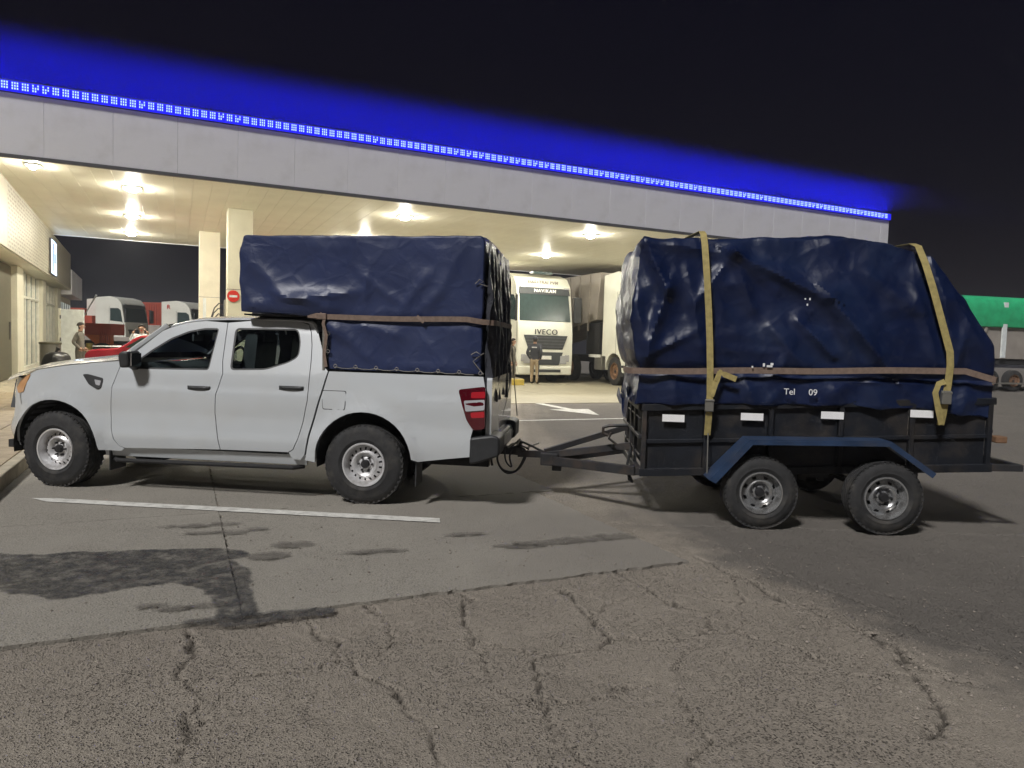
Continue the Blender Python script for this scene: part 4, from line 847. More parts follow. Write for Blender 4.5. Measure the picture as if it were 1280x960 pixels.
b = MB(); pts = [(.60, -.12, 1.79), (.45, -.098, 1.782)]+[(.40-.15*k, -.094-.004*math.sin(k*1.7), 1.778-.004*math.sin(k*.55)*k*.3) for k in range(10)]+[(-1.10, -.10, 1.768), (-1.195, -.16, 1.765)]+[(-1.205-.012*math.sin(k*2.3), -.2-.2*k, 1.765) for k in range(8)]+[(-1.18, -1.74, 1.765), (-1.05, -1.78, 1.765), (.4, -1.78, 1.775)]
ribbon(b, pts, .050, (0, 0, 1)); b.build('webbing', 'strap_brown', st, 40)
b = MB(); ribbon(b, [(.47, -.095, 1.81), (.42, -.085, 1.77), (.43, -.08, 1.71), (.40, -.085, 1.60), (.42, -.09, 1.42), (.40, -.09, 1.30)], .03, (1, 0, 0)); b.build('loose_end', 'strap_brown', st, 40)
b = MB(); b.box((.40, -.094, 1.75), (.50, -.076, 1.81)); b.build('knot', 'strap_brown', st, 0, .02, 3)
b = MB(); ribbon(b, [(-.52, -.088, 1.79), (-.50, -.084, 1.765)], .09, (1, 0, 0)); b.build('buckle', 'strap_brown', st, 0)

# ================================================================== TRAILER
tr = empty('cargo_trailer', (2.235, 6.288, 0), R(180-3.6)); tr['label'] = 'dark tandem axle cargo trailer with blue mudguard and white reflectors'; tr['category'] = 'trailer'
V0, V1, VC = .22, 1.82, 1.02
zb = lambda u: .39-.055*(u-1.04)           # bottom of the nose-down box
def tp(u, v, h): return Vector((u, -v, zb(u)+h))
UF, UR = 1.05, -2.07; HB = .665
posts = [1.02, .46, -.12, -.74, -1.36, -2.03]
def tbar(name, a, c, wd, h, m='trailer_frame', par=None): b = MB(); b.bar(a, c, wd, h); return b.build(name, m, par or tr, 0, .004, 1)
for v in (V0, V1):
    for k in range(5):
        b = MB(); u0, u1 = posts[k]-.024, posts[k+1]+.024; vi = v+.02 if v == V0 else v-.02
        b.add([tp(u0, vi, .07), tp(u1, vi, .07), tp(u1, vi, .61), tp(u0, vi, .61)], [(0, 1, 2, 3)]); o = b.build('side_panel', 'trailer_paint', tr, 0); o.modifiers.new('s', 'SOLIDIFY').thickness = .004
    for u in posts: tbar('post', tp(u, v, -.0), tp(u, v, HB), .048, .04, 'trailer_frame' if u > 1 else 'trailer_paint')
    tbar('bottom_rail', tp(UF, v, .035), tp(UR, v, .035), .05, .07, 'trailer_paint'); tbar('mid_rail', tp(UF-.05, v+(.004 if v == V0 else -.004), .32), tp(UR+.05, v+(.004 if v == V0 else -.004), .32), .030, .035, 'trailer_paint'); tbar('top_rail', tp(UF, v, HB-.03), tp(UR, v, HB-.03), .052, .06, 'trailer_paint')
for u in (UF, UR):
    tbar('end_rail', tp(u, V0+.03, .035), tp(u, V1-.03, .035), .05, .07); tbar('end_rail', tp(u, V0+.03, .36), tp(u, V1-.03, .36), .035, .035); tbar('end_rail', tp(u, V0+.03, HB-.03), tp(u, V1-.03, HB-.03), .05, .06)
    for v in (.62, 1.02, 1.42): tbar('end_post', tp(u, v, .07), tp(u, v, HB-.06), .03, .03)
    for h in (.19, .53): tbar('end_bar', tp(u, V0+.03, h), tp(u, V1-.03, h), .016, .016)
b = MB(); b.add([tp(UF-.06, V0+.05, .08), tp(UR+.06, V0+.05, .08), tp(UR+.06, V1-.05, .08), tp(UF-.06, V1-.05, .08)], [(0, 1, 2, 3)]); o = b.build('floor', 'trailer_paint', tr, 0); o.modifiers.new('s', 'SOLIDIFY').thickness = .02
b = MB(); b.add([tp(UF-.035, V0+.05, .09), tp(UF-.035, V1-.05, .09), tp(UF-.035, V1-.05, HB), tp(UF-.035, V0+.05, HB)], [(0, 1, 2, 3)]); b.build('front_board', 'dark_under', tr, 0)
for i, u in enumerate((.763, .058, -.652, -1.43)):
    b = MB(); c = tp(u, V0-.027, .535); b.box((c.x-.10, c.y, c.z-.033), (c.x+.10, c.y+.004, c.z+.033)); o = b.build('reflector', 'reflector', tr, 0)
# mudguard
fp_ = [(.47, .43), (.13, .80), (-1.07, .83), (-1.46, .565)]
b = MB(); vs = [Vector((u, -v, z)) for v in (-.06, .21) for u, z in fp_]; b.add(vs, [(i, i+1, 5+i, 4+i) for i in range(3)]); o = b.build('mudguard', 'fender_blue', tr, 0); o.modifiers.new('s', 'SOLIDIFY').thickness = .005
fi = inset([(.47, .43), (.13, .80), (-1.07, .83), (-1.46, .565)], 0)
b = MB(); lip = [(.47, .43), (.13, .80), (-1.07, .83), (-1.46, .565)]; low = [(.41, .40), (.105, .755), (-1.055, .785), (-1.43, .525)]
b.add([Vector((u, .061, z)) for u, z in lip+low], [(i, i+1, 5+i, 4+i) for i in range(3)]); o2 = b.build('lip', 'fender_blue', o, 0); o2.modifiers.new('s', 'SOLIDIFY').thickness = .004
b = MB(); vs = [Vector((u, -v, z)) for v in (1.83, 2.10) for u, z in fp_]; b.add(vs, [(i, i+1, 5+i, 4+i) for i in range(3)]); o = b.build('mudguard', 'fender_blue', tr, 0); o.modifiers.new('s', 'SOLIDIFY').thickness = .005
# running gear
for u in (-.0, -1.075):
    b = MB(); b.tube([(u, -.08, .325), (u, -1.96, .325)], .035, 10); b.build('axle', 'dark_under', tr)
    for v, od in ((.075, 1), (1.965, -1)):
        wheel('trailer_wheel', tr, .322, .19, .185, (u, -v, .322), od, holes=8, rim='chrome_rim')
for v in (.32, 1.72):
    for c in (0, -1.075):
        b = MB(); pts = [(c+.36-.072*k, -v, .40+.055*((k-5)/5)**2) for k in range(11)]
        ribbon(b, pts, .05, (0, 1, 0), .028); b.build('leaf_spring', 'dark_under', tr, 0)
    for u in (.38, -.46, -.62, -1.45): b = MB(); b.box((u-.03, -v-.03, .40), (u+.03, -v+.03, .56)); b.build('spring_hanger', 'trailer_frame', tr, 0, .006, 1)
b = MB(); b.box((-.66, -.30, .44), (-.42, -.24, .52)); b.build('equaliser', 'trailer_frame', tr, 0)
# rear beam and lamps
tbar('rear_beam', tp(-1.95, V0+.07, .03), (-2.36, -V0-.04, .60), .07, .06); tbar('rear_beam', tp(-1.95, V1-.07, .03), (-2.36, -V1+.04, .60), .07, .06); tbar('rear_cross', (-2.33, -V0-.08, .60), (-2.33, -V1+.08, .60), .05, .06)
b = MB(); b.box((-2.20, -.34, .82), (-2.10, -.22, .88)); b.build('tail_lamp', 'rust', tr, 0, .01); b = MB(); b.box((-2.20, -1.8, .82), (-2.10, -1.68, .88)); b.build('tail_lamp', 'rust', tr, 0, .01)
# drawbar
HX = Vector((2.16, -VC, .43))
tbar('drawbar', tp(UF+.02, V0+.10, .03), HX+Vector((-.28, .03, -.055)), .07, .085); tbar('drawbar', tp(UF+.02, V1-.10, .03), HX+Vector((-.28, -.03, -.04)), .07, .085)
tbar('drawbar_brace', tp(UF+.02, VC+.25, .34), HX+Vector((-.22, .0, .03)), .05, .06); tbar('drawbar_brace', tp(UF+.02, VC-.20, .20), HX+Vector((-.25, .02, .0)), .05, .07)
b = MB(); b.box((1.80, -VC-.10, .33), (1.98, -VC+.10, .46)); b.build('coupler_plate', 'trailer_frame', tr, 0, .01); b = MB(); b.box((1.90, -VC-.035, .40), (2.22, -VC+.035, .47)); b.lathe([(.001, .06), (.045, .045), (.055, 0), (.05, -.04)], c=HX+Vector((.06, 0, .03)), axis='z', n=18); cp = b.build('coupler', 'trailer_frame', tr, 30)
b = MB(); b.bar(HX+Vector((-.02, 0, .06)), HX+Vector((-.16, 0, .12)), .02); b.build('latch', 'metal_grey', cp, 0)
b = MB(); b.box((1.76, -VC-.05, .27), (1.86, -VC+.05, .33)); b.build('jack_foot', 'trailer_frame', tr, 0, .01)
b = MB(); b.tube([(1.12, -.75, .80), (1.30, -.75, .79), (1.36, -.75, .77), (1.36, -.75, .71), (1.31, -.75, .69)], .018, 6); b.tube([(1.28, -.75, .72), (1.30, -.75, .66), (1.22, -.75, .60)], .014, 6); b.build('jack_handle', 'trailer_frame', tr)
b = MB(); b.tube([(1.10, -.55, .60), (1.13, -.52, .45), (1.11, -.5, .30), (1.08, -.5, .28), (1.10, -.55, .33)], .014, 6); b.build('hanging_chain', 'dark_under', tr)

# ---- load under the second tarpaulin
tl_ = empty('tarpaulin_load', tr.location, tr.rotation_euler.z); tl_['label'] = 'bulky load under a dark blue wrinkled tarpaulin on the trailer'; tl_['category'] = 'tarpaulin'
lo = [(1.13, 1.03), (1.12, 1.385), (1.155, 1.55), (1.175, 1.83), (1.17, 2.11), (1.155, 2.43), (1.12, 2.575), (.59, 2.612), (-.10, 2.648), (-.79, 2.672), (-1.06, 2.637), (-1.30, 2.575), (-1.475, 2.50), (-1.735, 2.135), (-2.01, 1.69), (-2.06, 1.36), (-2.06, 1.0), (-1.6, 1.07), (-1.30, 1.075), (-.37, 1.09), (.4, 1.065)]
FL = [(.30, 2.44, 1.08, 2.54, .05, .030), (.30, 2.44, .62, 1.98, .06, .030, .5), (.30, 2.44, -.55, 2.05, .10, .050, .35), (-.55, 2.05, -1.12, 1.42, .11, .055, .35), (.30, 2.44, .10, 1.95, .05, .028, .5), (.30, 2.44, -.10, 2.12, .04, .02), (1.08, 2.52, .88, 2.10, .07, .055, .4), (.88, 2.10, 1.02, 1.60, .07, .050, .4), (1.15, 2.0, 1.02, 1.5, .04, .025),
      (1.05, 1.50, .62, 1.72, .04, .022, .5), (.40, 1.60, -.1, 1.56, .06, .02), (-.05, 1.80, -.35, 1.45, .06, .028, .5), (-.30, 1.85, -.62, 1.55, .05, .03, .4), (-.62, 1.95, -.80, 1.52, .06, .03, .4), (-.20, 1.55, -.14, 1.36, .03, .02), (.15, 1.30, .06, 1.10, .05, .022, .4), (-.60, 1.32, -.72, 1.12, .05, .02), (-.25, 1.30, -.05, 1.10, .05, .018), (-.95, 1.32, -1.05, 1.12, .05, .018),
      (-1.45, 2.4, -1.62, 1.75, .06, .035, .5), (-1.62, 2.1, -1.95, 1.55, .05, .03), (-1.30, 2.2, -1.52, 1.50, .05, .025), (-1.75, 1.9, -1.66, 1.45, .04, .02), (-1.8, 1.30, -1.75, 1.05, .04, .015), (.70, 2.30, .55, 1.60, .05, .02, .5), (.8, 1.33, .75, 1.08, .05, .015), (-.9, 2.3, -1.35, 1.95, .06, .02)]
def dL(co, n):
    h = -.050*crumple(co.x*1.5+.6*co.z, co.y*1.2, co.z*1.7-.5*co.x)-.014*crumple(co.x*4.3-co.z, co.y*4, co.z*4.1+9)+-.030*abs(fbm(co.x*1.3+5, co.y*1.3, co.z*1.5, 2))-.008*abs(fbm(co.x*3.4, co.y*3, co.z*3.2+7, 2))+.008*fbm(co.x*1.5, co.y*1.6, co.z*1.7)+.003*fbm(co.x*4+3, co.y*4, co.z*4)
    if n.y > .45: h += 1.9*folds(co.x, co.z, FL)
    elif n.y < -.45: h += .8*folds(co.x+.2, co.z, FL)
    else: h += .020*math.sin(co.y*8+co.z*5+2*fbm(co.x, co.y*2, co.z*2))
    h -= .035*math.exp(-((co.z-1.375)/.045)**2)*(1 if abs(n.z) < .6 else 0)
    if co.z < 1.3 and abs(n.z) < .7: h += (1.3-co.z)*.10*(.3+abs(math.sin(co.x*5.3+1)))-.01
    return h
def shL(c):
    if c.x > .85 and c.z > 1.4: c.x += .025*math.sin(math.pi*min(1, (c.z-1.4)/1.25))*min(1, max(0, (-c.y-.15)/.9))*min(1, (c.x-.85)/.25)
    yn = (c.y+1.0)/.8
    if c.z > 1.5: f = (c.z-1.5)/1.1; c.y = -1.0+(c.y+1.0)*(1-.10*f*f); c.z += .05*f*(1-yn*yn)-.02*f
    return c
tarp_block('sheet', lo, .165, 1.865, 'tarp_trailer', tl_, dL, shL, .04, .024)
def vside(z): return .205+.03*max(0, (z-1.5)/1.1)**2*2.6-.035-(.012)
yz = lambda z: -(vside(z))
text('lettering', 'Tel', .078, 'lettering_white', tl_, (-.235, -0.105, 1.222), (R(90), 0, R(180)), .003)
text('lettering', '09', .078, 'lettering_white', tl_, (-.440, -0.105, 1.222), (R(90), 0, R(180)), .003)
for u, z, a, c in ((-.05, 1.445, .05, .018), (-.07, 1.465, .025, .02), (.0, 1.455, .018, .03), (.10, 1.435, .014, .016), (-.33, 2.05, .012, .012), (-.37, 2.05, .012, .020), (-.35, 2.0, .012, .018)):
    b = MB(); b.box((u-a/2, -.107, z-c/2), (u+a/2, -.103, z+c/2)); b.build('paint_fleck', 'lettering_white', tl_, 0)
b = MB()   # torn front corner hanging loose
def rag(p, q): return Vector((1.12+.07*p+.02*math.sin(q*7), -.30-.9*q, 1.16-.20*p*(.6+.4*math.sin(q*9+1))-.05*math.sin(p*8+q*5)))
b.grid(rag, 12, 24); b.build('loose_skirt', 'tarp_trailer', tl_, 60)
def load_strap(name, label, pts, m, wd, side, extra=None):
    o = empty(name, tr.location, tr.rotation_euler.z); tag(o, label, 'strap'); b = MB(); ribbon(b, pts, wd, side); b.build('webbing', m, o, 40); return o
def refine(pts, n=4):
    out = []
    for i in range(len(pts)-1):
        for k in range(n): out.append(Vector(pts[i]).lerp(Vector(pts[i+1]), k/n))
    return out+[Vector(pts[-1])]
s1 = load_strap('ratchet_strap', 'yellow ratchet strap over the load near the front of the trailer', [(.57, -1.75, 2.56), (.565, -1.0, 2.70), (.562, -0.305, 2.655), (.56, -0.230, 2.62), (.555, -0.170, 2.52), (.53, -0.120, 2.2), (.505, -0.105, 1.90), (.485, -0.105, 1.65), (.470, -0.105, 1.40), (.462, -0.105, 1.17), (.460, -0.120, 1.02), (.458, -0.140, .93), (.458, -0.165, .80)], 'strap_yellow', .058, (1, 0, 0))
b = MB(); b.box((.425, -0.130, 1.02), (.50, -0.090, 1.13)); b.tube([(.42, -0.095, 1.12), (.505, -0.095, 1.12)], .014, 8); b.build('ratchet', 'metal_grey', s1, 0, .006, 1)
b = MB(); ribbon(b, [(.45, -0.105, 1.16), (.42, -0.090, 1.28), (.39, -0.085, 1.37), (.35, -0.080, 1.36), (.24, -0.085, 1.32)], .05, (0, 0, 1)); ribbon(b, [(.38, -0.085, 1.40), (.40, -0.080, 1.34), (.42, -0.085, 1.30)], .03, (1, 0, 0)); b.build('loose_end', 'strap_yellow', s1, 40)
b = MB(); b.tube([(.452, -0.155, .82), (.450, -0.140, .55), (.448, -0.140, .44)], .006, 6); b.build('hook_wire', 'metal_grey', s1)
s2 = load_strap('ratchet_strap', 'yellow ratchet strap over the load near the rear of the trailer', [(-1.30, -1.75, 2.50), (-1.31, -1.0, 2.62), (-1.315, -0.315, 2.585), (-1.325, -0.225, 2.55), (-1.36, -0.160, 2.40), (-1.42, -0.120, 2.18), (-1.50, -0.100, 1.90), (-1.585, -0.090, 1.62), (-1.595, -0.090, 1.50), (-1.588, -0.095, 1.33), (-1.58, -0.105, 1.20), (-1.575, -0.125, 1.05), (-1.572, -0.145, .97)], 'strap_yellow', .062, (1, 0, 0))
b = MB(); b.box((-1.62, -0.120, 1.16), (-1.54, -0.075, 1.28)); b.tube([(-1.625, -0.085, 1.26), (-1.535, -0.085, 1.26)], .014, 8); b.build('ratchet', 'metal_grey', s2, 0, .006, 1)
b = MB(); ribbon(b, [(-1.56, -0.090, 1.36), (-1.50, -0.075, 1.34), (-1.475, -0.075, 1.26), (-1.51, -0.080, 1.12), (-1.555, -0.095, .98)], .05, (1, 0, .2)); b.build('loose_end', 'strap_yellow', s2, 40)
s3 = load_strap('cargo_strap', 'long brown strap running level round the trailer load', [(1.16, -1.0, 1.36), (1.19, -0.500, 1.362), (1.185, -0.205, 1.364), (1.15, -0.140, 1.366)]+[(1.05-.155*k, -.123-.006*math.sin(k*1.3), 1.366+.0013*k*4-.004*math.sin(k*.8)) for k in range(19)]+[(-2.01, -0.130, 1.384), (-2.065, -0.20, 1.384), (-2.08, -1.0, 1.38)], 'strap_brown', .055, (0, 0, 1))

# ---- cables between pickup and trailer (world space)
cb = empty('trailer_cables', (0, 7.43, 0)); tag(cb, 'black wiring and safety chain looping under the tow hitch', 'cable')
for pts, r in (([(-.10, .0, .55), (-.13, -.03, .38), (-.07, -.05, .27), (.05, -.05, .25), (.12, -.04, .33), (.16, 0, .46), (.10, 0, .50)], .011), ([(-.15, .02, .56), (-.12, -.02, .33), (-.03, -.03, .23), (.08, -.03, .26), (.15, -.02, .36), (.19, .0, .47)], .009),
               ([(-.06, .0, .50), (-.04, -.04, .36), (.02, -.05, .30), (.0, -.04, .42), (.08, 0, .52), (.2, 0, .48)], .009), ([(.0, 0, .50), (.10, -.03, .56), (.22, -.02, .52), (.36, 0, .46), (.5, .0, .47)], .012), ([(-.2, .05, .42), (-.19, .0, .34), (-.18, .0, .30)], .012)):
    q = [Vector((a[0], a[1], a[2])) for a in pts]; sm_ = []
    for i in range(len(q)-1):
        p0, p1, p2, p3 = q[max(0, i-1)], q[i], q[i+1], q[min(len(q)-1, i+2)]
        for k in range(6): t = k/6; sm_.append(.5*((2*p1)+(-p0+p2)*t+(2*p0-5*p1+4*p2-p3)*t*t+(-p0+3*p1-3*p2+p3)*t**3))
    b = MB(); b.tube(sm_+[q[-1]], r, 7); b.build('cable', 'cable', cb)
b = MB(); b.tube([(-.02, -.04, .50), (.02, -.07, .54), (.08, -.08, .55), (.10, -.08, .60)], .012, 6); b.build('latch_lever', 'metal_grey', cb)
tcord = empty('tie_rope', (0, 7.43, 0)); tag(tcord, 'thin ropes tied from the pickup cover down to its bumper', 'rope')
b = MB(); b.tube([(-.02, 1.0, 1.6), (.03, .95, 1.1), (.07, .8, .75)], .006, 5); b.tube([(-.2, -.5, 1.25), (-.16, -.3, .9), (-.13, -.1, .58)], .005, 5); b.build('cord', 'rope', tcord)

# ================================================================== LORRIES
def wheel_proto(r, wd, rim_r, rimm):
    root = empty('lorry_wheel'); wheel_in = wheel('w', root, r, wd, rim_r, (0, 0, 0), 1, holes=10, rim=rimm)
    chs = list(wheel_in.children)
    for c in chs: c.parent = root
    bpy.data.objects.remove(wheel_in); return root
PW = wheel_proto(.50, .30, .29, 'rust')
used = []
def put_wheel(parent, x, y, z=.50, out=1, name='wheel'):
    c = PW if not used else copy_tree(PW); used.append(1); c.name = name; c.parent = parent; c.location = (x, y, z); c.rotation_euler = (0, 0, 0 if out > 0 else math.pi); return c
def cab_lorry(label, loc, rz, m='truck_white', zs=1.0, front=False, texts=(), roof='high', name='lorry', bodylen=6.0, side=-1):
    t = empty(name, loc, rz); tag(t, label, 'lorry'); t.scale = (1, 1, zs)
    rf = {'high': [(-2.25, 3.86), (-1.2, 3.95), (-.62, 3.80), (-.36, 3.52), (-.30, 3.42)], 'low': [(-2.2, 2.95), (-1.0, 3.05), (-.45, 2.98), (-.33, 2.86)]}[roof]
    wt = 3.40 if roof == 'high' else 2.84; wb = 2.16 if roof == 'high' else 1.9
    ar = [(-1.35+.60*math.cos(R(a)), .52+.60*math.sin(R(a))) for a in range(0, 181, 15)]
    prof = rounded([(-2.25, .95)]+rf+[(-.05, wb), (.0, 1.75), (.02, .46), (-.55, .42)], .05, 2)
    prof = [(-2.25, 1.0)]+rf+[(-.06, wb), (-.01, 1.8), (.02, 1.0), (0, .46), (-.70, .46)]+[p for p in ar if p[1] > .5]+[(-1.98, 1.0)]
    b = MB(); b.prism(prof, lambda a, c, d: Vector((a, d, c)), -1.24, 1.24); b.build('cab', m, t, 30, .07, 3)
    off = Vector((1, 0, .28)).normalized()
    def wq(y0, z0, y1, z1, o_):   # quads on the raked windscreen plane
        X = lambda z: -.06-(.24)*(z-wb)/(wt-wb)+o_
        return [Vector((X(z0), y0, z0)), Vector((X(z0), y1, z0)), Vector((X(z1), y1*.96, z1)), Vector((X(z1), y0*.96, z1))]
    b = MB(); q = wq(-1.16, wb+.06, 1.16, wt-.02, .02); q2 = wq(-1.16, wb+.06, 1.16, wt-.02, -.02); b.add(q+q2, [(0, 1, 2, 3), (7, 6, 5, 4), (0, 4, 5, 1), (1, 5, 6, 2), (2, 6, 7, 3), (3, 7, 4, 0)]); b.build('windscreen', 'visor', t, 0, .03)
    if roof == 'high':
        b = MB(); q = wq(-1.17, wt-.22, 1.17, wt+.02, .05); q2 = wq(-1.17, wt-.22, 1.17, wt+.02, .021); b.add(q+q2, [(0, 1, 2, 3), (7, 6, 5, 4), (0, 4, 5, 1), (1, 5, 6, 2), (2, 6, 7, 3), (3, 7, 4, 0)]); b.build('sun_visor', 'grille', t, 0)
        for y in (-1.0, 1.0): b = MB(); b.box((-.26, y-.12, wt-.01), (-.18, y+.12, wt+.05)); b.build('marker_lamp', 'clear_lens', t, 0, .01)
    for y, n in ((-1.24, -1), (1.24, 1)):
        z0 = wb+.02; z1 = wt-.25 if roof == 'high' else wt-.15
        b = MB(); pl = [(-.22, z0), (-.30, z0+.05), (-1.15, z0+.12), (-1.15, z1), (-.55, z1), (-.36, z1-.15)]; b.prism(pl, lambda a, c, d: Vector((a, d, c)), y-.006*n if n > 0 else y-.008, y+.008 if n > 0 else y+.006); b.build('side_window', 'visor', t, 0)
        b = MB()
        for a, c in (((-.14, 1.1), (-.14, wb)), ((-1.22, 1.0), (-1.22, z1+.1)), ((-.14, 1.1), (-.70, 1.1))): b.bar((a[0], y+.003*n, a[1]), (c[0], y+.003*n, c[1]), .012, .012, (0, 1, 0))
        b.build('door_seam', 'trim_dark', t, 0)
        b = MB(); b.box((-1.10, y-.02, 1.62), (-.92, y+.02, 1.70)); b.build('door_handle', 'black_plastic', t, 0, .01)
        b = MB(); b.box((.02, y+.06*n-.06, z0+.02), (.16, y+.24*n+.06, z1-.05)); b.bar((-.1, y, z1-.05), (.08, y+.2*n, z1-.02), .04); b.build('mirror', 'black_plastic', t, 0, .03)
        b = MB(); b.box((.0, y-.42*n-.16, .70), (.045, y-.42*n+.16+.0, 1.0)); b.box((.0, y-.24*n-.1, .78), (.045, y-.24*n+.1, 1.03)); b.build('headlight', 'clear_lens', t, 0, .02)
        put_wheel(t, -1.35, 1.05*n, .5, n, 'front_wheel')
        b = MB(); b.box((-.66, y-.10, .34), (-.16, y+.012*n+.01, .44)); b.box((-.66, y-.12, .64), (-.16, y+.012*n, .72)); b.build('step', 'black_plastic', t, 0)
    b = MB(); b.prism([(-.78, 1.22), (.78, 1.22), (1.0, 1.72), (-1.0, 1.72)], lambda a, c, d: Vector((d, a, c)), .0, .035); g = b.build('grille', 'grille', t, 0, .02)
    for k in range(4): b = MB(); wd = .80+.045*k; b.box((.036, -wd, 1.29+k*.11), (.05, wd, 1.32+k*.11)); b.build('slat', 'trim_dark', g, 0)
    b = MB(); b.prism([(-.62, .66), (.62, .66), (.80, 1.12), (-.80, 1.12)], lambda a, c, d: Vector((d, a, c)), .015, .042); b.build('lower_grille', 'grille', t, 0, .02)
    b = MB(); b.box((-.25, -1.22, .30), (.05, 1.22, .62)); b.build('bumper', m, t, 0, .05); b = MB(); b.box((.051, -.7, .40), (.062, .7, .50)); b.build('bumper_slot', 'grille', t, 0)
    b = MB(); b.box((.043, -.26, .86), (.055, .26, .99)); b.build('number_plate', 'plate', t, 0)
    for s_, sz, y, z, mm, xx in texts: text('lettering', s_, sz, mm, t, (xx, y, z), (R(90), 0, R(90)), .01, 1.25, bold=.002, space=1.12)
    b = MB(); b.box((-bodylen-2.2, -.45, .75), (-2.0, .45, 1.0)); b.build('chassis', 'dark_under', t, 0)
    b = MB(); b.box((-2.9, -1.2, .5), (-2.32, 1.2, 1.05)); b.build('side_tank', 'metal_grey', t, 0, .04)
    for x in (-5.0, -6.25):
        for n in (-1, 1): put_wheel(t, x, 1.0*n, .5, n, 'rear_wheel')
    return t
iv = cab_lorry('white lorry with dark windscreen facing the camera under the canopy', ST(13.45, 25.75), AC-math.pi/2, zs=1.13, texts=(('IVECO', .27, 0, 1.83, 'lettering_dark', .03), ('NAVIKAM', .17, 0, 3.30, 'lettering_white', -.19), ('DAS+TRAI PVM', .15, 0, 3.62, 'truck_grey', -.39)))
b = MB(); b.box((-.75, -.45, 3.92), (-.45, .45, 4.02)); b.build('roof_hatch', 'visor', iv, 0, .02)
b = MB(); b.box((-9, -1.25, 1.1), (-2.6, 1.25, 3.9)); b.build('cargo_box', 'truck_grey', iv, 0, .03)
rt = cab_lorry('white lorry with grey tipper body half hidden by the trailer load', ST(17.15, 23.15), AC-math.pi/2, zs=1.16)
b = MB(); b.prism([(-2.75, 2.30), (-10, 1.3), (-10, 3.95), (-2.5, 4.0)], lambda a, c, d: Vector((a, d, c)), -1.26, 1.26); bx = b.build('tipper_body', 'truck_grey', rt, 0, .03)
for k in range(8): b = MB(); b.box((-3.4-k*.85, -1.31, 1.9), (-3.3-k*.85, -1.26, 3.94)); b.build('rib', 'truck_grey', bx, 0)
b = MB(); b.box((-3.6, -1.2, 1.05), (-2.55, 1.2, 2.2)); b.build('bulkhead', 'dark_under', rt, 0, .03); b = MB(); b.box((-3.3, -1.24, .95), (-2.4, -1.2, 1.05)); b.build('rail', 'plate', rt, 0)
# lorries parked beyond the forecourt, seen from their right-hand side
wa = cab_lorry('white lorry parked beyond the forecourt with its cab behind the red machine', (-26.2, 50.0, 0), R(-8), zs=1.0, roof='high')
b = MB(); b.box((-9, -1.25, 1.2), (-2.5, 1.25, 2.6)); b.build('flat_body', 'truck_red', wa, 0, .03)
wb_ = cab_lorry('white lorry at the far left with only its cab top above the door panel', (-28.7, 53.2, 0), R(-8), zs=1.0, roof='high')
b = MB(); b.box((-9, -1.25, 1.2), (-2.5, 1.25, 3.2)); b.build('cargo_box', 'truck_red', wb_, 0, .03)
rc = empty('freight_container', (-27.0, 55.8, 0), R(-8)); tag(rc, 'rusty red freight container behind the parked white lorries', 'container')
b = MB(); b.box((-2.6, -1.2, .9), (0.4, 1.2, 3.85)); ct = b.build('shell', 'truck_red', rc, 0, .02)
for k in range(14): b = MB(); b.box((-2.5+k*.2, -1.235, 1.0), (-2.4+k*.2, -1.2, 3.75)); b.build('corrugation', 'truck_red', ct, 0)
b = MB(); b.box((-2.6, -1.1, 0), (.4, 1.1, .9)); b.build('skid', 'dark_under', rc, 0)
wc = cab_lorry('white lorry with red mark on its cab beside the canopy column', (-20.7, 48.0, 0), R(-6), zs=.93, roof='high')
text('emblem', 'R', .42, 'sign_red', wc, (-1.75, -1.26, 3.50), (R(90), 0, 0), .01); b = MB(); b.box((-3.2, -1.2, 1.0), (-2.35, 1.2, 2.2)); b.build('equipment_box', 'truck_grey', wc, 0, .03); b = MB(); b.box((-9, -1.25, 1.0), (-3.3, 1.25, 1.3)); b.build('flat_bed', 'truck_grey', wc, 0, .03)
# red machine on wheels in front of the lorries
rm_ = empty('red_trailer_machine', (-23.0, 40.0, 0), R(-5)); tag(rm_, 'red and orange hopper machine in front of the parked white lorries', 'machine')
b = MB(); b.box((-.95, -.6, 1.35), (1.0, .6, 1.98)); tb_ = b.build('upper_box', 'truck_red', rm_, 0, .02)
for k in range(6): b = MB(); b.box((.35+k*.11, -.64, .75), (.40+k*.11, -.6, 1.95)); b.build('rib', 'truck_red', tb_, 0)
b = MB(); b.prism([(-.55, 1.35), (.35, 1.35), (.35, .85), (.1, .85)], lambda a, c, d: Vector((a, d, c)), -.62, .6); b.build('hopper', 'truck_orange', rm_, 0, .01)
b = MB(); b.box((.0, -.6, .35), (1.0, .6, .84)); b.build('engine_housing', 'truck_red', rm_, 0, .02); b = MB(); b.lathe([(.01, .3), (.16, .3), (.17, .34), (.17, .84), (.16, .88), (.01, .88)], c=(-.25, -.62, 0), axis='z', n=20); b.build('tank', 'yellow_paint', rm_)
b = MB(); b.box((-.95, -.5, .35), (-.45, .5, .80)); b.build('panel', 'metal_grey', rm_, 0); b = MB(); b.tube([(-1.0, -.3, 2.0), (-.4, -.3, 3.0), (-.05, -.3, 3.55)], [.03, .03, .05], 8); b.build('boom', 'plate', rm_)
for n in (-1, 1): put_wheel(rm_, .6, .75*n, .42, n, 'wheel'); 
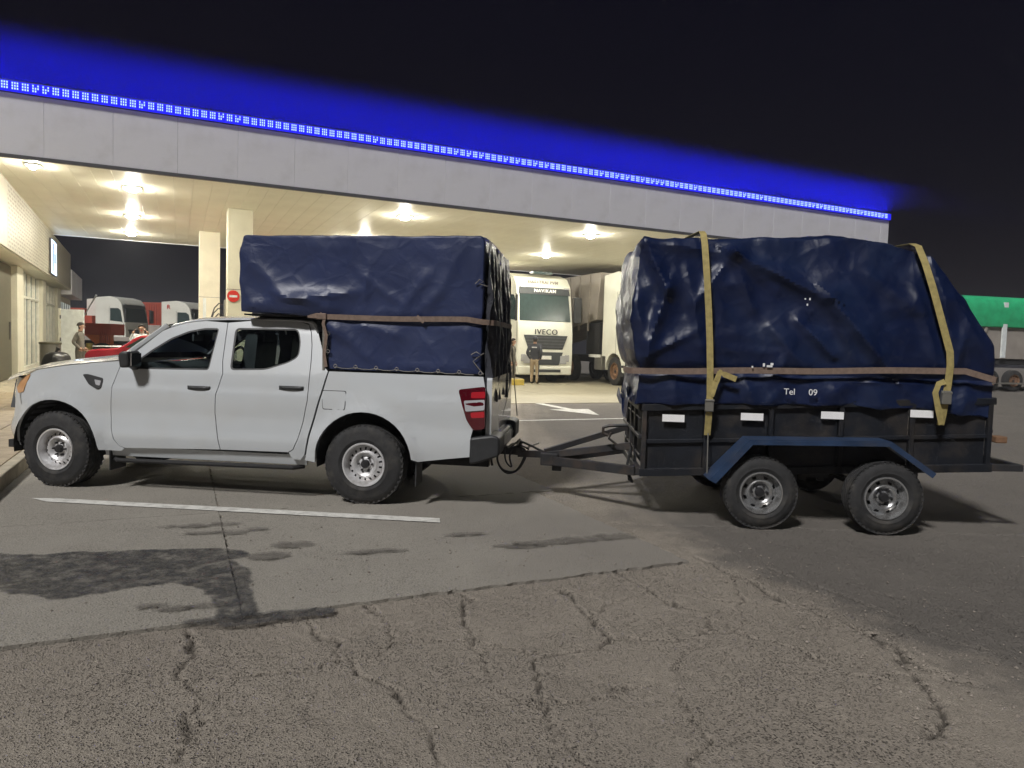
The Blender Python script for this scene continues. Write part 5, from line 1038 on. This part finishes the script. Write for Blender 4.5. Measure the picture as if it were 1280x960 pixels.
# red saloon car whose bonnet shows past the pickup windscreen
rd = empty('red_car', (-12.62, 22.0, .01), R(180-3)); tag(rd, 'red car with painted pale bonnet highlight showing beyond the pickup bonnet', 'car')
cp_ = [(-4.0, .35), (-4.1, .8), (-3.9, 1.0), (-3.2, 1.05), (-2.7, 1.42), (-1.7, 1.46), (-1.05, 1.10), (-.25, 1.02), (.0, .86), (.05, .50), (0, .28)]
b = MB(); b.prism(smoothline(cp_, 3), lambda a, c, d: Vector((a, d, c)), -.85, .85); b.build('body', 'car_red', rd, 40, .06, 3)
for y in (-.853, .853): b = MB(); b.prism([(-3.05, 1.06), (-2.65, 1.36), (-1.75, 1.40), (-1.25, 1.10)], lambda a, c, d: Vector((a, d, c)), y-.004, y+.004); b.build('side_window', 'visor', rd, 0)
b = MB(); b.add([Vector((-1.02, y, 1.125)) for y in (-.7, .7)]+[Vector((-1.66, y, 1.465)) for y in (.62, -.62)], [(0, 1, 2, 3)]); b.build('windscreen', 'visor', rd, 0)
b = MB(); b.box((-1.0, -.78, 1.095), (-.2, .78, 1.12)); b.build('bonnet_highlight', 'board_white', rd, 0, .01)  # white sheet standing in for light reflected off the bonnet
for y in (-.6, .6): b = MB(); b.box((.0, y-.16, .62), (.06, y+.16, .78)); b.build('headlight', 'clear_lens', rd, 0, .02)
for x in (-.75, -3.3):
    for n in (-1, 1): q = copy_tree(PW); q.name = 'wheel'; q.parent = rd; q.location = (x, .76*n, .31); q.scale = (.62, .62, .62); q.rotation_euler = (0, 0, 0 if n > 0 else math.pi)
# grain trailer with green tarpaulin
gt = empty('grain_trailer', (20.3, 33.2, 0), R(12)); tag(gt, 'grain trailer under a green tarpaulin parked at the right edge', 'trailer')
b = MB(); b.prism(smoothline([(0, 0), (-.05, .55), (.02, 1.1), (.3, 1.42), (1.25, 1.52), (2.2, 1.42), (2.48, 1.1), (2.55, 0)], 3), lambda a, c, d: Vector((d, a, 3.02+c)), .35, 9); b.build('tarpaulin', 'green_tarp', gt, 50, .05)
b = MB(); b.prism([(.95, 3.1), (9, 3.1), (9, 1.55), (2.2, 1.55)], lambda a, c, d: Vector((a, d, c)), .12, 2.4); b.build('hopper', 'truck_grey', gt, 0, .02)
b = MB(); b.bar((.75, .05, 3.05), (1.35, .05, 1.95), .30, .08, (0, 1, 0)); b.build('brace', 'board_white', gt, 0); b = MB(); b.box((2.72, -.02, 1.6), (2.95, .06, 4.2)); b.build('post', 'board_white', gt, 0)
b = MB(); b.bar((1.9, .06, 3.0), (1.3, .06, 1.7), .12, .06, (0, 1, 0)); b.build('brace', 'truck_grey', gt, 0)
b = MB(); b.box((.3, .2, 1.28), (9, 2.3, 1.55)); b.build('chassis', 'dark_under', gt, 0, .02)
for x in (1.0, 2.35, 3.7):
    b = MB(); b.lathe([(.62, -.16), (.64, 0), (.62, .16)], c=(x, .25, .52), n=32); 
    for n, y in ((-1, .25), (1, 2.25)): q = put_wheel(gt, x, y, .52, n, 'wheel')
b = MB(); b.box((1.5, .05, .38), (1.9, .12, 1.2)); b.build('mud_flap', 'truck_grey', gt, 0); b = MB(); b.box((.2, .0, .36), (4.2, .06, .44)); b.build('guard_rail', 'metal_grey', gt, 0)

# ================================================================== PEOPLE
def person(label, loc, rz, top, legs, hairm='hair', height=1.75, arms='down', cap=None, lean=0):
    root = empty('person', loc, rz); tag(root, label, 'person'); k = height/1.75
    # +x is the way the person faces
    J = {'pelvis': (0, 0, .95, .15), 'waist': (.01, 0, 1.10, .135), 'chest': (.02, 0, 1.30, .155), 'neckb': (.0, 0, 1.46, .075), 'neck': (.015, 0, 1.52, .055), 'head': (.03, 0, 1.63, .095), 'crown': (.02, 0, 1.70, .085)}
    E_ = [('pelvis', 'waist'), ('waist', 'chest'), ('chest', 'neckb'), ('neckb', 'neck'), ('neck', 'head'), ('head', 'crown')]
    for s, n in ((1, 'l'), (-1, 'r')):
        st = .05*s
        J.update({'hip'+n: (0, .09*s, .88, .11), 'knee'+n: (.03+st*.4, .105*s, .49, .075), 'ank'+n: (-.01+st, .11*s, .09, .05), 'toe'+n: (.15+st, .13*s, .045, .042), 'sh'+n: (.0, .185*s, 1.40, .075)})
        if arms == 'down': J.update({'el'+n: (-.03, .25*s, 1.12, .052), 'wr'+n: (.05, .25*s, .88, .036), 'ha'+n: (.07, .25*s, .80, .040)})
        elif arms == 'pockets': J.update({'el'+n: (-.10, .27*s, 1.14, .055), 'wr'+n: (.08, .20*s, .95, .038), 'ha'+n: (.13, .17*s, .92, .040)})
        else: J.update({'el'+n: (.10, .30*s, 1.28, .052), 'wr'+n: (.25, .20*s, 1.48, .036), 'ha'+n: (.29, .17*s, 1.54, .040)})
        E_ += [('pelvis', 'hip'+n), ('hip'+n, 'knee'+n), ('knee'+n, 'ank'+n), ('ank'+n, 'toe'+n), ('chest', 'sh'+n), ('sh'+n, 'el'+n), ('el'+n, 'wr'+n), ('wr'+n, 'ha'+n)]
    names = list(J); me = bpy.data.meshes.new('sk'); me.from_pydata([Vector(J[n][:3]) for n in names], [(names.index(a), names.index(c)) for a, c in E_], [])
    o = bpy.data.objects.new('sk', me); COL.objects.link(o); o.modifiers.new('skin', 'SKIN'); sv = me.skin_vertices[0].data
    for i, n in enumerate(names): rr = J[n][3]; fl = {'pelvis': (1.15, .82), 'chest': (1.15, .78), 'waist': (1.12, .80)}.get(n, (1, 1)); sv[i].radius = (rr*fl[0], rr*fl[1]); sv[i].use_root = (n == 'pelvis')
    su = o.modifiers.new('sub', 'SUBSURF'); su.levels = 2
    dg = bpy.context.evaluated_depsgraph_get(); bm_ = bpy.data.meshes.new_from_object(o.evaluated_get(dg)); bpy.data.objects.remove(o)
    bm_.materials.clear()
    for mm in (legs, top, 'skin', 'shoe', 'hair'): bm_.materials.append(MATS[mm])
    bm = bmesh.new(); bm.from_mesh(bm_)
    # fingers, nose and ears grown onto the same figure
    for s, n in ((1, 'l'), (-1, 'r')):
        wr, ha = Vector(J['wr'+n][:3]), Vector(J['ha'+n][:3]); d = (ha-wr).normalized(); sd = Vector((1, 0, 0)) if abs(d.x) < .8 else Vector((0, 0, 1)); sd = (sd-d*sd.dot(d)).normalized(); inn = Vector((0, -s, 0))
        fb = MB()
        for q, ln in enumerate((.075, .085, .08, .06)):
            p0 = ha+d*.015+sd*(.027-.018*q); fb.tube([p0, p0+d*ln*.5+inn*.005, p0+d*ln*.9+inn*.025], [.010, .009, .007], 6)
        p0 = ha+sd*.03-d*.02; fb.tube([p0, p0+sd*.025+d*.025, p0+sd*.03+d*.06+inn*.01], [.011, .010, .008], 6)
        vv = [bm.verts.new(x) for x in fb.v]
        for f in fb.f: bm.faces.new([vv[i] for i in f])
        e = MB(); e.lathe([(.001, -.008), (.02, -.006), (.028, 0), (.02, .006), (.001, .008)], c=(.02, .098*s, 1.63), n=10); vv = [bm.verts.new(x) for x in e.v]
        for f in e.f: bm.faces.new([vv[i] for i in f])
    e = MB(); e.tube([(.115, 0, 1.66), (.135, 0, 1.625), (.118, 0, 1.61)], [.010, .018, .014], 6); vv = [bm.verts.new(x) for x in e.v]
    for f in e.f: bm.faces.new([vv[i] for i in f])
    for f in bm.faces:
        c = f.calc_center_median(); f.smooth = True
        arm = abs(c.y) > .155 or (arms == 'up' and c.x > .16)
        wrd = min((c-Vector(J['ha'+n][:3])).length for n in 'lr')
        f.material_index = 3 if c.z < .10 else 2 if (c.z > 1.485 and not (arms == 'up' and c.x > .15)) or wrd < .085 else 1 if c.z > .92 or arm else 0
        if c.z > 1.2 and wrd >= .085 and c.z < 1.485: f.material_index = 1
    for f in bm.faces:
        c = f.calc_center_median()
        if c.z > 1.56 and c.x < .01 and c.length > 0 and abs(c.y) < .12 and f.material_index == 2: f.material_index = 4
    for v in bm.verts: v.co = Vector((v.co.x+lean*v.co.z, v.co.y, v.co.z))*k
    bm.to_mesh(bm_); bm.free(); bm_.name = 'body'; body = bpy.data.objects.new('body', bm_); COL.objects.link(body); body.parent = root
    for s in (1, -1): b = MB(); b.lathe([(.001, -.006), (.008, 0), (.001, .006)], c=Vector((.118+lean*1.65, .034*s, 1.65))*k, axis='x', n=8); b.build('eye', 'hair', root)
    b = MB(); b.lathe([(.001, .008), (.02, .004), (.022, 0)], c=Vector((.116+lean*1.57, 0, 1.575))*k, axis='x', n=10); mo = b.build('mouth', 'sign_red', root); mo.scale = (1, 1, 1)
    b = MB(); cc = Vector((.015+lean*1.66, 0, 1.665))*k
    def hf(p, q): a = 2*math.pi*p; e_ = q*math.pi*.56; f_ = 1-.25*max(0, math.cos(a))*q**2; return cc+Vector((.112*math.sin(e_)*math.cos(a)*f_, .103*math.sin(e_)*math.sin(a), .102*math.cos(e_)+.03*max(0, math.cos(a))*q**2*2))*k
    b.grid(hf, 20, 8); b.build('hair' if not cap else 'cap', cap or hairm, root)
    if cap: b = MB(); b.grid(lambda p, q: cc+Vector((.09+.10*q, (-.08+.16*p)*(1-.35*q), .035-.02*q-.03*(2*p-1)**2))*k, 8, 4); b.build('cap_peak', cap, root); b = MB(); b.lathe([(.100, 0), (.106, .005), (.104, .03)], c=cc+Vector((0, 0, .01)), axis='z', n=20); b.build('cap_band', 'cloth_white', root)
    return root
p3 = person('person in dark jacket, beige trousers and cap facing the white lorry', (.86, 27.9, .01), R(75), 'cloth_navy', 'cloth_beige', height=1.86, arms='pockets', cap='cloth_navy', lean=-.03)
b = MB(); b.box((-.150, -.10, 1.42), (-.140, .10, 1.46)); e = b.build('back_print', 'cloth_white', p3, 0); e.rotation_euler = (0, 0, 0)
person('person in dark clothes half hidden beside the pickup cover', (-.02, 27.2, .01), R(-20), 'cloth_grey', 'cloth_grey', height=1.75, arms='down')
p1 = person('person in grey waistcoat standing before the white door panel', (-12.72, 21.0, .14), R(12), 'cloth_grey', 'cloth_grey', height=1.66, arms='pockets', lean=.02)
person('person in pale top seen past the pickup windscreen pillar', (-11.55, 22.3, .01), R(-70), 'cloth_white', 'cloth_grey', height=1.80, arms='up')

# ================================================================== HAZE
hz = MB(); hz.box((-128, -128, -1.0), (128, 128, 7.3)); me = bpy.data.meshes.new('haze'); me.from_pydata(hz.v, [], hz.f)
m = bpy.data.materials.new('haze'); m.use_nodes = True; N = m.node_tree.nodes; N.remove(N['Principled BSDF'])
pv = N.new('ShaderNodeVolumePrincipled'); pv.inputs['Color'].default_value = (.92, .94, 1, 1); pv.inputs['Density'].default_value = .0010; pv.inputs['Anisotropy'].default_value = 0.0
m.node_tree.links.new(pv.outputs[0], N['Material Output'].inputs['Volume']); me.materials.append(m)
haze = bpy.data.objects.new('haze', me); COL.objects.link(haze); haze['kind'] = 'stuff'
